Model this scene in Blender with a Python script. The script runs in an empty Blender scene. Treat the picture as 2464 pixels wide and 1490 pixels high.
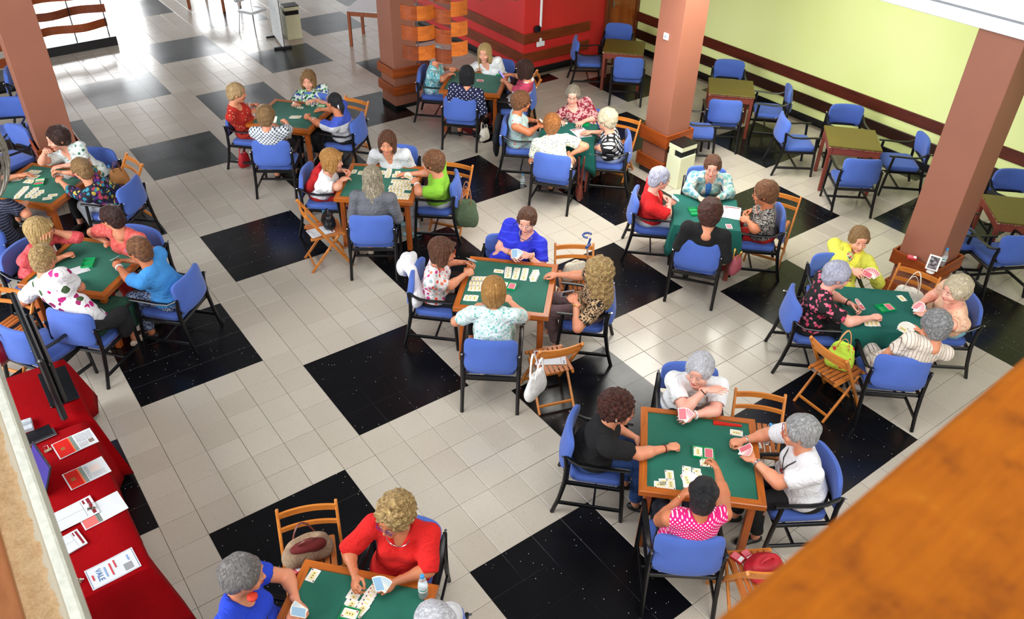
import bpy, bmesh, math, random
import numpy as np
from mathutils import Vector, Matrix

# ------------------------------------------------------------------ camera
S = 0.30                     # one floor tile, metres
FPX = 1965.1155730716407     # focal length in pixels of the 2464 px wide frame
CR = Matrix(((0.80562122, -0.59194081, 0.02409388), (0.33474635, 0.48838544, 0.80586881), (-0.48879374, -0.64115968, 0.5916037)))
CP = Vector((-7.124392455810735 * S, -20.808570285836225 * S, 17.892578779203568 * S))
sc = bpy.context.scene
cam = bpy.data.cameras.new('camera'); co = bpy.data.objects.new('camera', cam)
sc.collection.objects.link(co); sc.camera = co
cam.sensor_width = 36; cam.lens = 36 * FPX / 2464
cam.clip_start = 0.05; cam.clip_end = 200
co.matrix_world = Matrix.Translation(CP) @ CR.transposed().to_4x4()
cam.dof.use_dof = True; cam.dof.focus_distance = 7.0; cam.dof.aperture_fstop = 3.2
# ------------------------------------------------------------------ light
sc.view_settings.view_transform = 'Standard'; sc.view_settings.look = 'None'
sc.view_settings.gamma = 1; sc.view_settings.use_curve_mapping = False
sc.view_settings.exposure = 0.15
w = bpy.data.worlds.new('world'); sc.world = w; w.use_nodes = True
w.node_tree.nodes['Background'].inputs[0].default_value = (0.93, 0.96, 1, 1)
w.node_tree.nodes['Background'].inputs[1].default_value = 0.10
def area(name, loc, tgt, sx, sy, e, col=(1, 1, 1)):
    l = bpy.data.lights.new(name, 'AREA'); l.shape = 'RECTANGLE'; l.size = sx; l.size_y = sy; l.energy = e; l.color = col
    o = bpy.data.objects.new(name, l); sc.collection.objects.link(o); o.location = loc
    o.rotation_euler = (Vector(tgt) - Vector(loc)).to_track_quat('-Z', 'Y').to_euler(); return o
area('daylight_left', (-8.5, 1.0, 4.4), (5, 0.5, 0.8), 11, 4.0, 1500, (0.95, 0.98, 1))
area('daylight_front', (1.5, -10.5, 6.6), (3, -0.5, 0.3), 10, 3.5, 700, (1, 0.97, 0.92))
area('under_gallery_fill', (7.5, 0.2, 3.05), (7.9, 0.2, 0), 1.2, 9, 290, (1, 0.98, 0.9))  # unseen fill light, added under the gallery to brighten the green wall
area('skylight', (0.0, -3.5, 8.8), (2.2, -0.8, 0), 7, 5, 420, (1, 1, 1))

# ------------------------------------------------------------------ helpers
C = sc.collection
def at(x, y, z=0.0):
    """point of the place seen at pixel x, y that lies at height z"""
    d = CR.transposed() @ Vector(((x - 1232) / FPX, -(y - 745) / FPX, -1))
    return CP + d * ((z - CP.z) / d.z)
def s2l(c): c = c / 255.0; return c / 12.92 if c <= 0.04045 else ((c + 0.055) / 1.055) ** 2.4
def rgb(c): return (s2l(c[0]), s2l(c[1]), s2l(c[2]), 1)
MC = {}
def newmat(name):
    m = bpy.data.materials.new(name); m.use_nodes = True
    return m, m.node_tree.nodes, m.node_tree.links, m.node_tree.nodes['Principled BSDF']
def texco(n, l, scale=(1, 1, 1), kind='Object'):
    t = n.new('ShaderNodeTexCoord'); mp = n.new('ShaderNodeMapping'); mp.inputs['Scale'].default_value = scale
    l.new(t.outputs[kind], mp.inputs[0]); return mp.outputs[0]
def noise(n, l, vec, scale, detail=2, rough=0.5, dist=0):
    t = n.new('ShaderNodeTexNoise'); t.inputs['Scale'].default_value = scale; t.inputs['Detail'].default_value = detail
    t.inputs['Roughness'].default_value = rough; t.inputs['Distortion'].default_value = dist
    if vec is not None: l.new(vec, t.inputs['Vector'])
    return t
def ramp(n, l, fac, stops, const=False):
    r = n.new('ShaderNodeValToRGB'); cr = r.color_ramp
    if const: cr.interpolation = 'CONSTANT'
    while len(cr.elements) < len(stops): cr.elements.new(0.5)
    for e, (p, c) in zip(cr.elements, stops): e.position = p; e.color = c if len(c) == 4 else rgb(c)
    l.new(fac, r.inputs[0]); return r.outputs[0]
def mix(n, l, fac, a, b, mode='MIX'):
    m = n.new('ShaderNodeMix'); m.data_type = 'RGBA'; m.blend_type = mode
    for s, v in ((0, fac), (6, a), (7, b)):
        if hasattr(v, 'links'): l.new(v, m.inputs[s])
        else: m.inputs[s].default_value = v
    return m.outputs[2]
def bump(n, l, b, h, strength=0.3, dist=0.01):
    u = n.new('ShaderNodeBump'); u.inputs['Strength'].default_value = strength; u.inputs['Distance'].default_value = dist
    l.new(h, u.inputs['Height']); l.new(u.outputs[0], b.inputs['Normal'])
def math_(n, l, op, a, b=0.0):
    m = n.new('ShaderNodeMath'); m.operation = op
    for i, v in ((0, a), (1, b)):
        if hasattr(v, 'links'): l.new(v, m.inputs[i])
        else: m.inputs[i].default_value = v
    return m.outputs[0]
def pm(name, col, rough=0.5, metal=0.0, var=0.12, bs=0.0, scale=30, coat=0.0):
    """plain material with a light unevenness of its colour"""
    if name in MC: return MC[name]
    m, n, l, b = newmat(name); c = rgb(col)
    v = texco(n, l); t = noise(n, l, v, scale, 3)
    d = tuple(x * (1 - var) for x in c[:3]) + (1,); e = tuple(min(1, x * (1 + var)) for x in c[:3]) + (1,)
    l.new(ramp(n, l, t.outputs[0], [(0.3, d), (0.7, e)]), b.inputs['Base Color'])
    b.inputs['Roughness'].default_value = rough; b.inputs['Metallic'].default_value = metal
    if coat: b.inputs['Coat Weight'].default_value = coat
    if bs: bump(n, l, b, t.outputs[0], bs, 0.005)
    MC[name] = m; return m
def wood(name, c1, c2, rough=0.4, scale=1.0, axis=0):
    if name in MC: return MC[name]
    m, n, l, b = newmat(name)
    sv = [14 * scale, 14 * scale, 14 * scale]; sv[axis] = 1.2 * scale
    v = texco(n, l, sv); t = noise(n, l, v, 1.6, 6, 0.6, 1.2)
    l.new(ramp(n, l, t.outputs[0], [(0.28, c1), (0.72, c2)]), b.inputs['Base Color'])
    b.inputs['Roughness'].default_value = rough; bump(n, l, b, t.outputs[0], 0.12, 0.003)
    MC[name] = m; return m
def cloth(name, col, var=0.1, fold=0.6):
    if name in MC: return MC[name]
    m, n, l, b = newmat(name); c = rgb(col); v = texco(n, l)
    t = noise(n, l, v, 9, 2); t2 = noise(n, l, v, 450, 1)
    d = tuple(x * (1 - var) for x in c[:3]) + (1,)
    l.new(ramp(n, l, t.outputs[0], [(0.3, d), (0.7, c)]), b.inputs['Base Color'])
    b.inputs['Roughness'].default_value = 0.9
    a = n.new('ShaderNodeMath'); a.operation = 'MULTIPLY_ADD'; l.new(t2.outputs[0], a.inputs[0]); a.inputs[1].default_value = 0.12
    w_ = n.new('ShaderNodeTexNoise'); w_.inputs['Scale'].default_value = 14; w_.inputs['Distortion'].default_value = 1.5; l.new(v, w_.inputs['Vector'])
    l.new(w_.outputs[0], a.inputs[2]); bump(n, l, b, a.outputs[0], fold, 0.035)
    MC[name] = m; return m
# --- printed fabrics (the print is on the cloth: object coordinates of the garment)
def foldbump(n, l, b, v):
    t = noise(n, l, v, 11, 1, 0.5, 1.2); bump(n, l, b, t.outputs[0], 0.65, 0.035); b.inputs['Roughness'].default_value = 0.85
def floral(name, base, cols, scale=14, cover=0.55, warp=0.35):
    m, n, l, b = newmat(name); v = texco(n, l)
    nz = noise(n, l, v, scale * 1.2, 3); nv = n.new('ShaderNodeVectorMath'); nv.operation = 'MULTIPLY_ADD'
    l.new(nz.outputs['Color'], nv.inputs[0]); nv.inputs[1].default_value = (warp / scale * 2,) * 3; l.new(v, nv.inputs[2])
    vo = n.new('ShaderNodeTexVoronoi'); vo.inputs['Scale'].default_value = scale; l.new(nv.outputs[0], vo.inputs['Vector'])
    sx = n.new('ShaderNodeSeparateColor'); l.new(vo.outputs['Color'], sx.inputs[0])
    k = len(cols); cr = ramp(n, l, sx.outputs[0], [(i / k, c) for i, c in enumerate(cols)], True)
    mk = math_(n, l, 'LESS_THAN', vo.outputs['Distance'], cover)
    l.new(mix(n, l, mk, rgb(base), cr), b.inputs['Base Color']); foldbump(n, l, b, v); return m
def dots(name, base, dot, scale=30, r=0.28, jitter=0.0):
    m, n, l, b = newmat(name); v = texco(n, l)
    sp = n.new('ShaderNodeSeparateXYZ'); l.new(v, sp.inputs[0]); cb = n.new('ShaderNodeCombineXYZ')
    a = math_(n, l, 'ADD', sp.outputs[0], sp.outputs[2]); s_ = math_(n, l, 'SUBTRACT', sp.outputs[0], sp.outputs[2])
    l.new(a, cb.inputs[0]); l.new(s_, cb.inputs[1])
    vo = n.new('ShaderNodeTexVoronoi'); vo.voronoi_dimensions = '2D'; vo.inputs['Scale'].default_value = scale * 0.7; vo.inputs['Randomness'].default_value = jitter
    l.new(cb.outputs[0], vo.inputs['Vector'])
    mk = math_(n, l, 'LESS_THAN', vo.outputs['Distance'], r)
    l.new(mix(n, l, mk, rgb(base), rgb(dot)), b.inputs['Base Color']); foldbump(n, l, b, v); return m
def stripes(name, base, line, scale=40, width=0.15, axis=0):
    m, n, l, b = newmat(name); v = texco(n, l)
    sp = n.new('ShaderNodeSeparateXYZ'); l.new(v, sp.inputs[0])
    f = math_(n, l, 'FRACT', math_(n, l, 'MULTIPLY', sp.outputs[axis], scale)); mk = math_(n, l, 'LESS_THAN', f, width)
    l.new(mix(n, l, mk, rgb(base), rgb(line)), b.inputs['Base Color']); foldbump(n, l, b, v); return m
def blotch(name, stops, scale=12, dist=2.0, sz=1.0, detail=2):
    m, n, l, b = newmat(name); v = texco(n, l, (1, 1, sz)); t = noise(n, l, v, scale, detail, 0.55, dist)
    l.new(ramp(n, l, t.outputs[0], stops, True), b.inputs['Base Color']); foldbump(n, l, b, texco(n, l)); return m
def bands(name, stops):
    """horizontal colour bands by height of the garment"""
    m, n, l, b = newmat(name); v = texco(n, l); sp = n.new('ShaderNodeSeparateXYZ'); l.new(v, sp.inputs[0])
    l.new(ramp(n, l, sp.outputs[2], stops, True), b.inputs['Base Color']); foldbump(n, l, b, v); return m

# --- meshes
def me_new(name, V, F, mat=None, smooth=False):
    me = bpy.data.meshes.new(name); me.from_pydata([tuple(v) for v in V], [], [tuple(f) for f in F]); me.update()
    if mat is not None:
        for m in (mat if isinstance(mat, (list, tuple)) else [mat]): me.materials.append(m)
    if smooth: me.shade_smooth()
    return me
class MB:
    """collects boxes, bars, tubes and sheets into one mesh"""
    def __init__(s): s.V = []; s.F = []; s.M = []; s.mi = 0
    def add(s, V, F, M=None):
        o = len(s.V); s.V += [Vector(v) if M is None else M @ Vector(v) for v in V]; s.F += [tuple(i + o for i in f) for f in F]; s.M += [s.mi] * len(F); return s
    def box(s, c, d, bev=0.0, M=None, rz=0):
        x, y, z = d[0] / 2, d[1] / 2, d[2] / 2; b = min(bev, x * .9, y * .9, z * .9)
        T = Matrix.Translation(c) @ Matrix.Rotation(rz, 4, 'Z')
        if M is not None: T = M @ T
        if b <= 0:
            V = [(i * x, j * y, k * z) for k in (-1, 1) for j in (-1, 1) for i in (-1, 1)]
            return s.add(V, [(0, 2, 3, 1), (4, 5, 7, 6), (0, 1, 5, 4), (2, 6, 7, 3), (0, 4, 6, 2), (1, 3, 7, 5)], T)
        V = []; F = []
        for k in (-1, 1):
            for zz, ins in (((z - b) * k, 0), (z * k, b)) if k > 0 else ((-z, b), (-(z - b), 0)):
                X, Y = x - ins, y - ins; c_ = b if ins == 0 else b * 0.3
                V += [(X - c_, -Y, zz), (X, -Y + c_, zz), (X, Y - c_, zz), (X - c_, Y, zz), (-X + c_, Y, zz), (-X, Y - c_, zz), (-X, -Y + c_, zz), (-X + c_, -Y, zz)]
        for r in range(3):
            for i in range(8): F.append((r * 8 + i, r * 8 + (i + 1) % 8, r * 8 + 8 + (i + 1) % 8, r * 8 + 8 + i))
        F.append(tuple(range(7, -1, -1))); F.append(tuple(range(24, 32)))
        return s.add(V, F, T)
    def bar(s, p, q, w, h=None, up=(0, 0, 1), bev=0.003):
        p, q = Vector(p), Vector(q); h = h or w; d = q - p; L = d.length
        x = d.cross(Vector(up)); x = Vector((1, 0, 0)) if x.length < 1e-5 else x.normalized(); u = x.cross(d.normalized())
        M = Matrix((x, d.normalized(), u)).transposed().to_4x4(); M.translation = (p + q) / 2
        return s.box((0, 0, 0), (w, L, h), bev, M)
    def tube(s, pts, r, n=8, caps=True, flat=1.0):
        pts = [Vector(p) for p in pts]; rs = r if isinstance(r, (list, tuple)) else [r] * len(pts)
        V = []; F = []; ref = None
        for i, p in enumerate(pts):
            t = (pts[min(i + 1, len(pts) - 1)] - pts[max(i - 1, 0)]).normalized()
            if ref is None: ref = t.cross(Vector((0, 0, 1))); ref = Vector((1, 0, 0)) if ref.length < 1e-3 else ref.normalized()
            ref = (ref - t * ref.dot(t)).normalized(); b = t.cross(ref)
            for k in range(n):
                a = 2 * math.pi * k / n; V.append(p + (ref * math.cos(a) + b * math.sin(a) * flat) * rs[i])
        for i in range(len(pts) - 1):
            for k in range(n): F.append((i * n + k, i * n + (k + 1) % n, (i + 1) * n + (k + 1) % n, (i + 1) * n + k))
        if caps: F.append(tuple(range(n - 1, -1, -1))); F.append(tuple(range((len(pts) - 1) * n, len(pts) * n)))
        return s.add(V, F)
    def lathe(s, prof, n=14, c=(0, 0, 0)):
        V = []; F = []
        for r, z in prof:
            for k in range(n): a = 2 * math.pi * k / n; V.append((c[0] + r * math.cos(a), c[1] + r * math.sin(a), c[2] + z))
        for i in range(len(prof) - 1):
            for k in range(n): F.append((i * n + k, i * n + (k + 1) % n, (i + 1) * n + (k + 1) % n, (i + 1) * n + k))
        F.append(tuple(range(n - 1, -1, -1))); F.append(tuple(range((len(prof) - 1) * n, len(prof) * n)))
        return s.add(V, F)
    def pad(s, w, h, t, curve=0.0, rc=0.05, M=None, nx=8, bulge=0.0):
        """upholstered pad: rounded rectangle in x,z with thickness in y, bent about z"""
        out = []
        for i in range(4):
            cx = (w / 2 - rc) * (1 if i in (0, 3) else -1); cz = (h / 2 - rc) * (1 if i in (0, 1) else -1)
            for k in range(4): a = math.pi / 2 * (i + k / 3); out.append((cx + rc * math.cos(a), cz + rc * math.sin(a)))
        # resample long edges for the bend
        pts = []
        for i, p in enumerate(out):
            q = out[(i + 1) % len(out)]; m = max(1, int(abs(p[0] - q[0]) / (w / nx)))
            for k in range(m): pts.append((p[0] + (q[0] - p[0]) * k / m, p[1] + (q[1] - p[1]) * k / m))
        n = len(pts); V = []; F = []
        rings = [(0.90, -t / 2), (1.0, -t * .28), (1.0, t * .28), (0.90, t / 2)]
        f = lambda x, y: y + curve * (x / (w / 2)) ** 2
        for sc_, y in rings:
            for x, z in pts: X = x * (1 - (1 - sc_) * .35); Z = z * (1 - (1 - sc_) * .7); V.append((X, f(X, y), Z))
        for r in range(3):
            for i in range(n): F.append((r * n + i, r * n + (i + 1) % n, (r + 1) * n + (i + 1) % n, (r + 1) * n + i))
        for r, sg in ((0, -1), (3, 1)):     # domed faces: inner ring + centre strip
            b0 = len(V)
            for x, z in pts: X, Z = x * .6, z * .6; V.append((X, f(X, rings[r][1] + sg * bulge), Z))
            for i in range(n):
                q = (r * n + i, r * n + (i + 1) % n, b0 + (i + 1) % n, b0 + i); F.append(q if sg > 0 else q[::-1])
            b1 = len(V); V.append((0, rings[r][1] + sg * bulge * 1.2, 0))
            for i in range(n):
                q = (b0 + i, b0 + (i + 1) % n, b1); F.append(q if sg > 0 else q[::-1])
        return s.add(V, F, M)
    def mesh(s, name, mat, smooth=False, ang=0.6):
        me = me_new(name, s.V, s.F, mat)
        if isinstance(mat, (list, tuple)) and len(mat) > 1: me.polygons.foreach_set('material_index', s.M)
        if smooth: me.shade_smooth(); me.set_sharp_from_angle(angle=ang)
        return me
    def obj(s, name, mat, parent=None, smooth=False, ang=0.6): return ob(name, s.mesh(name, mat, smooth, ang), parent)
def ob(name, me, parent=None, loc=None, rz=None):
    o = bpy.data.objects.new(name, me); C.objects.link(o)
    if parent is not None: o.parent = parent
    if loc is not None: o.location = loc
    if rz is not None: o.rotation_euler = (0, 0, rz)
    return o
def tag(o, label=None, cat=None, group=None, kind=None):
    for k, v in (('label', label), ('category', cat), ('group', group), ('kind', kind)):
        if v: o[k] = v
    return o
def thing(name, label, cat, loc=(0, 0, 0), rz=0, group=None):
    o = ob(name, None, None, loc, rz); o.empty_display_size = 0.1; return tag(o, label, cat, group)
KIDS = {}
def dup(root, loc, rz, label=None, group=None):
    """copy of a thing, its parts and their sub-parts"""
    def cp(o, par):
        c = o.copy(); C.objects.link(c)
        if par is not None: c.parent = par
        for ch in KIDS.get(o.name, ()): cp(ch, c)
        return c
    def reg(o):
        if o.name not in KIDS:
            KIDS[o.name] = list(o.children)
            for ch in KIDS[o.name]: reg(ch)
    reg(root); r = cp(root, None); r.location = loc; r.rotation_euler = (0, 0, rz)
    if label: r['label'] = label
    if group: r['group'] = group
    return r
def R(a): return math.radians(a)
def fwd(deg): return Vector((math.cos(R(deg)), math.sin(R(deg)), 0))
def rzf(deg): return R(deg - 90)      # rotation that turns local +Y to world angle deg
def struct(o, kind='structure'): o['kind'] = kind; return o
# ================================================================== STRUCTURE
TZ = 0.70                     # card table height
XW, YR = 9.41, 5.23           # green wall plane, red wall plane
# floor: a dark mortar bed, each terrazzo tile a piece of its own
mgrout = pm('mortar_joint', (120, 108, 92), 0.9)
mtile, n, l, b = newmat('cream_terrazzo')
geo = n.new('ShaderNodeNewGeometry'); sp = n.new('ShaderNodeSeparateXYZ'); l.new(geo.outputs['Position'], sp.inputs[0])
cb = n.new('ShaderNodeCombineXYZ')
for i in (0, 1): l.new(math_(n, l, 'FLOOR', math_(n, l, 'DIVIDE', sp.outputs[i], S)), cb.inputs[i])
wn = n.new('ShaderNodeTexWhiteNoise'); l.new(cb.outputs[0], wn.inputs[0])
basec = ramp(n, l, wn.outputs['Value'], [(0.0, (176, 166, 152)), (0.5, (186, 177, 163)), (1.0, (194, 186, 173))])
big = noise(n, l, geo.outputs['Position'], 0.9, 4, 0.6)
basec = mix(n, l, 0.35, basec, ramp(n, l, big.outputs[0], [(0.3, (172, 162, 146)), (0.7, (196, 188, 176))]))
vo = n.new('ShaderNodeTexVoronoi'); vo.inputs['Scale'].default_value = 90; l.new(geo.outputs['Position'], vo.inputs['Vector'])
sr = n.new('ShaderNodeSeparateColor'); l.new(vo.outputs['Color'], sr.inputs[0])
chip = math_(n, l, 'MULTIPLY', math_(n, l, 'LESS_THAN', vo.outputs['Distance'], 0.30), math_(n, l, 'GREATER_THAN', sr.outputs[0], 0.90))
basec = mix(n, l, math_(n, l, 'MULTIPLY', chip, 0.5), basec, rgb((112, 98, 84)))
fine = noise(n, l, geo.outputs['Position'], 160, 2)
basec = mix(n, l, 0.22, basec, ramp(n, l, fine.outputs[0], [(0.35, (150, 138, 120)), (0.65, (216, 210, 200))]))
l.new(basec, b.inputs['Base Color']); 
rn = noise(n, l, geo.outputs['Position'], 1.7, 4, 0.6)
rr = n.new('ShaderNodeMapRange'); rr.inputs[3].default_value = 0.17; rr.inputs[4].default_value = 0.23; l.new(rn.outputs[0], rr.inputs[0]); l.new(rr.outputs[0], b.inputs['Roughness'])
mdark, n, l, b = newmat('black_terrazzo')
geo = n.new('ShaderNodeNewGeometry')
vo = n.new('ShaderNodeTexVoronoi'); vo.inputs['Scale'].default_value = 42; l.new(geo.outputs['Position'], vo.inputs['Vector'])
sr = n.new('ShaderNodeSeparateColor'); l.new(vo.outputs['Color'], sr.inputs[0])
chip = math_(n, l, 'MULTIPLY', math_(n, l, 'LESS_THAN', vo.outputs['Distance'], 0.16), math_(n, l, 'GREATER_THAN', sr.outputs[0], 0.93))
l.new(mix(n, l, chip, (0.0035, 0.0035, 0.0045, 1), (0.42, 0.42, 0.40, 1)), b.inputs['Base Color'])
rn = noise(n, l, geo.outputs['Position'], 2.3, 4, 0.6)
rr = n.new('ShaderNodeMapRange'); rr.inputs[3].default_value = 0.16; rr.inputs[4].default_value = 0.30; l.new(rn.outputs[0], rr.inputs[0]); l.new(rr.outputs[0], b.inputs['Roughness'])
b.inputs['Specular IOR Level'].default_value = 0.42
floor = struct(MB().box((0, 0, -0.06), (18.5, 27, 0.10)).obj('floor', mgrout)); floor.location = (1.5, 5.5, 0)
def tile_geo(g=0.0016, bv=0.0022):
    h = S / 2; V = []
    for k, (e, z) in enumerate(((h - g, -0.012), (h - g, -bv), (h - g - bv, 0.0))): V += [(-e, -e, z), (e, -e, z), (e, e, z), (-e, e, z)]
    F = [(r * 4 + i, r * 4 + (i + 1) % 4, r * 4 + 4 + (i + 1) % 4, r * 4 + 4 + i) for r in (0, 1) for i in range(4)] + [(8, 9, 10, 11)]
    return V, F
TV, TF = tile_geo(); DV, DF = tile_geo(.0002, .0007)
tm_w = me_new('floor_tile', TV, TF, mtile); tm_b = me_new('dark_floor_tile', DV, DF, mdark)
lst = {0: [], 1: []}
rt = random.Random(5)
for iu in range(-14, 36):
    for iv in range(-62, 27):
        x, y = (iu + .5) * S, -(iv + .5) * S
        if x < -6.2 or x > XW or y < -8 or y > 18.4: continue
        if (x > 6.7 and YR < y < 9.1) or x > 8.5 and y > YR: continue
        a, c_ = iu // 5, iv // 5
        dark = (a + c_) % 2 == 0 and iu % 5 < 4 and iv % 5 < 4
        q = CR @ (Vector((x, y, 0)) - CP); d = -q.z
        px = 1232 + FPX * q.x / d; py = 745 - FPX * q.y / d
        vis = d > 0 and -60 < px < 2520 and -30 < py < 1550
        lst[int(dark)].append((0 if vis else 1, (Vector((x, y, 0)) - CP).length, x, y))
for dark, nm, me, mt in ((0, 'floor_tile', tm_w, mtile), (1, 'dark_floor_tile', tm_b, mdark)):
    L = sorted(lst[dark]); V = []; F = []
    for k, (v, d, x, y) in enumerate(L):
        z = rt.uniform(-0.0006, 0.0006) * (0.15 if dark else 1); TV_ = DV if dark else TV
        if k < 300 and v == 0:
            o = ob(nm, me, floor, (x - 1.5, y - 5.5, z))
        else:
            o_ = len(V); V += [(p[0] + x - 1.5, p[1] + y - 5.5, p[2] + z) for p in TV_]; F += [tuple(i + o_ for i in f) for f in TF]
    tag(ob(nm + '_field', me_new(nm + '_field', V, F, mt), floor), kind='stuff')

# walls
mgreen, n, l, b = newmat('lime_green_paint'); v = texco(n, l); t = noise(n, l, v, 0.7, 5, 0.6)
l.new(ramp(n, l, t.outputs[0], [(0.3, (222, 234, 150)), (0.7, (230, 240, 168))]), b.inputs['Base Color']); b.inputs['Roughness'].default_value = 0.6
t2 = noise(n, l, v, 60, 2); bump(n, l, b, t2.outputs[0], 0.08, 0.004)
mred = pm('red_paint', (205, 40, 38), 0.55, var=0.05, scale=2)
mwhite = pm('white_paint', (232, 234, 236), 0.6, var=0.02, scale=3)
mrail = wood('dark_wood_rail', (64, 22, 12), (98, 38, 20), 0.35, 1, 1)
mrail2 = wood('brown_wood_rail', (96, 40, 16), (140, 62, 28), 0.35, 1, 1)
mrail3 = wood('brown_wood_rail_back', (96, 40, 16), (140, 62, 28), 0.35, 1, 0)
mblack = pm('black_skirting', (14, 14, 18), 0.35)
WH = 7.6
struct(MB().box((XW + .1, -2, WH / 2), (.2, 16, WH)).obj('wall_right', mgreen))
struct(MB().box((8.15, YR + .1, WH / 2), (2.92, .2, WH)).box((6.70 + .1, 7.2, WH / 2), (.2, 3.95, WH)).obj('wall_back', mred))
# far wall with its big windows, left wall with windows, wall behind the gallery
struct(MB().box((-3.6, 18.6, WH / 2), (8.2, .2, WH)).box((4.2, 18.6, WH / 2), (1.5, .2, WH)).box((7.6, 18.6, WH / 2), (1.8, .2, WH))
       .box((2.5, 18.6, 5.4), (11, .2, 4.4)).obj('wall_far', mwhite))
struct(MB().box((8.6, 13.9, WH / 2), (.2, 9.6, WH)).obj('wall_far_right', mwhite))
# ceiling under the upper gallery on the right, with its edge moulding; the hall itself is open above
mceil = pm('white_ceiling', (226, 230, 236), 0.7, var=0.02, scale=2)
struct(MB().box((7.66, -2.0, 3.19), (3.5, 16.2, .16)).obj('ceiling', mceil))
struct(MB().box((5.90, -2.0, 3.17), (.035, 16.2, .125), .004).obj('trim_1', mceil))
struct(MB().box((5.915, -2.0, 3.247), (.03, 16.2, .012)).obj('trim_2', pm('shadow_gap', (52, 56, 56), 0.8)))
struct(MB().box((5.905, -2.0, 3.75), (.10, 16.2, .99), .004).obj('wall_gallery', mceil))
struct(MB().box((0, 0, 8.3), (9, 12, .1)).obj('ceiling_hall', pm('grey_ceiling', (96, 98, 100), 0.8)))
bpy.data.objects['ceiling_hall'].location = (4.9, 10.5, 0)
# rails, skirtings
def rail(nm, z0, z1, t, mat):
    struct(MB().box((XW - t / 2, -2, (z0 + z1) / 2), (t, 14.4, z1 - z0), .006).obj(nm, mat))
rail('trim_3', .59, .765, .03, mrail); rail('trim_4', .265, .44, .03, wood('dark_wood_lower', (34, 16, 10), (58, 24, 14), .35, 1, 1)); rail('baseboard_right', 0, .12, .02, mblack)
for k, (z0, z1) in enumerate(((.59, .765), (.24, .42))):
    struct(MB().box((7.45, YR - .016, (z0 + z1) / 2), (1.54, .032, z1 - z0), .006).obj('trim_%d' % (5 + 2 * k), mrail3))
    struct(MB().box((6.67 + .016, 7.1, (z0 + z1) / 2), (.032, 3.8, z1 - z0), .006).obj('trim_%d' % (6 + 2 * k), mrail2))
struct(MB().box((7.45, YR - .012, .06), (1.56, .024, .12), .004).obj('baseboard_back', mblack))
struct(MB().box((6.69, 7.1, .06), (.024, 3.8, .12), .004).obj('baseboard_left', mblack))
# door in the red wall
mdoor = wood('varnished_door_wood', (120, 52, 14), (176, 92, 34), 0.3, .6, 2)
d = MB().box((0, 0, 1.02), (.66, .045, 2.04), .004)
for zc, hh in ((.45, .62), (1.4, .95)):
    for xc in (-.155, .155): d.box((xc, -.026, zc), (.22, .012, hh), .008)
door = struct(d.obj('door_1', mdoor)); door.location = (8.93 + .06, YR - .03, 0)
f = MB()
for x in (-.375, .375): f.box((x, 0, 1.06), (.085, .09, 2.12), .006)
f.box((0, 0, 2.1), (.83, .09, .08), .006); f.obj('door_frame', wood('door_frame_wood', (84, 34, 12), (120, 56, 24), .35, .6, 2), door)
MB().box((-.28, -.06, 1.0), (.03, .012, .14), .004).tube([(-.28, -.05, 1.03), (-.28, -.085, 1.03), (-.19, -.085, 1.03)], .008).obj('door_handle', pm('brushed_steel', (170, 170, 172), .3, 1), door)
# far windows: bright daylight through glass
memit, n, l, b = newmat('daylight_pane')
b.inputs['Base Color'].default_value = (1, 1, 1, 1); b.inputs['Emission Color'].default_value = (0.95, 0.98, 1, 1); b.inputs['Emission Strength'].default_value = 15.0
mframe = pm('white_window_frame', (200, 200, 205), .4)
for i, (x0, x1, z0, z1) in enumerate(((.55, 3.4, .02, 3.2), (5.0, 6.65, .02, 3.2))):
    wdw = MB()
    nx = 3
    for k in range(nx + 1): wdw.box((x0 + (x1 - x0) * k / nx, 18.55, (z0 + z1) / 2), (.05, .07, z1 - z0))
    for z in (z0 + .025, z1 - .025): wdw.box(((x0 + x1) / 2, 18.55, z), (x1 - x0, .07, .05))
    wo = struct(wdw.obj('window_%d' % (i + 1), mframe))
    for k in range(nx):
        xa = x0 + (x1 - x0) * k / nx + .025; xb = x0 + (x1 - x0) * (k + 1) / nx - .025
        MB().box(((xa + xb) / 2, 18.57, (z0 + z1) / 2), (xb - xa, .012, z1 - z0 - .1)).obj('pane', memit, wo)

# columns
mcol, n, l, b = newmat('brown_column_paint'); v = texco(n, l); t = noise(n, l, v, 1.3, 3)
l.new(ramp(n, l, t.outputs[0], [(0.3, (146, 92, 72)), (0.7, (154, 98, 77))]), b.inputs['Base Color']); b.inputs['Roughness'].default_value = 0.5
t2 = noise(n, l, v, 220, 2); bump(n, l, b, t2.outputs[0], 0.1, 0.003)
mband = wood('orange_wood_band', (120, 50, 14), (170, 82, 30), .35, .8, 0)
mband_y = wood('orange_wood_band_y', (120, 50, 14), (170, 82, 30), .35, .8, 1)
W = .436
def column(x, y, h, label, bands_, tray=False):
    t = thing('column', label, 'column', (x + W / 2, y + W / 2, 0))
    MB().box((0, 0, h / 2), (W, W, h), .004).obj('shaft', mcol, t)
    MB().box((0, 0, .03), (W + .012, W + .012, .06)).obj('plinth', mblack, t)
    for z0, z1, pr in bands_:
        zc, hh = (z0 + z1) / 2, z1 - z0; e = W / 2 + pr
        for sgn in (-1, 1):
            MB().box((0, sgn * (e - .01), zc), (2 * e, .02, hh), .003).obj('wood_band', mband, t)
            MB().box((sgn * (e - .01), 0, zc), (.02, 2 * e - .042, hh), .003).obj('wood_band', mband_y, t)
        MB().box((0, 0, z0 + .012), (2 * e - .044, 2 * e - .044, .02)).obj('band_floor', pm('dark_tray', (42, 18, 12), .6), t)
    return t
col1 = column(4.02, 5.15, 7.6, 'brown square column with two orange wood bands, beside the hanging slatted wood screen', [(.54, .69, .045), (.25, .40, .045)])
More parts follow.
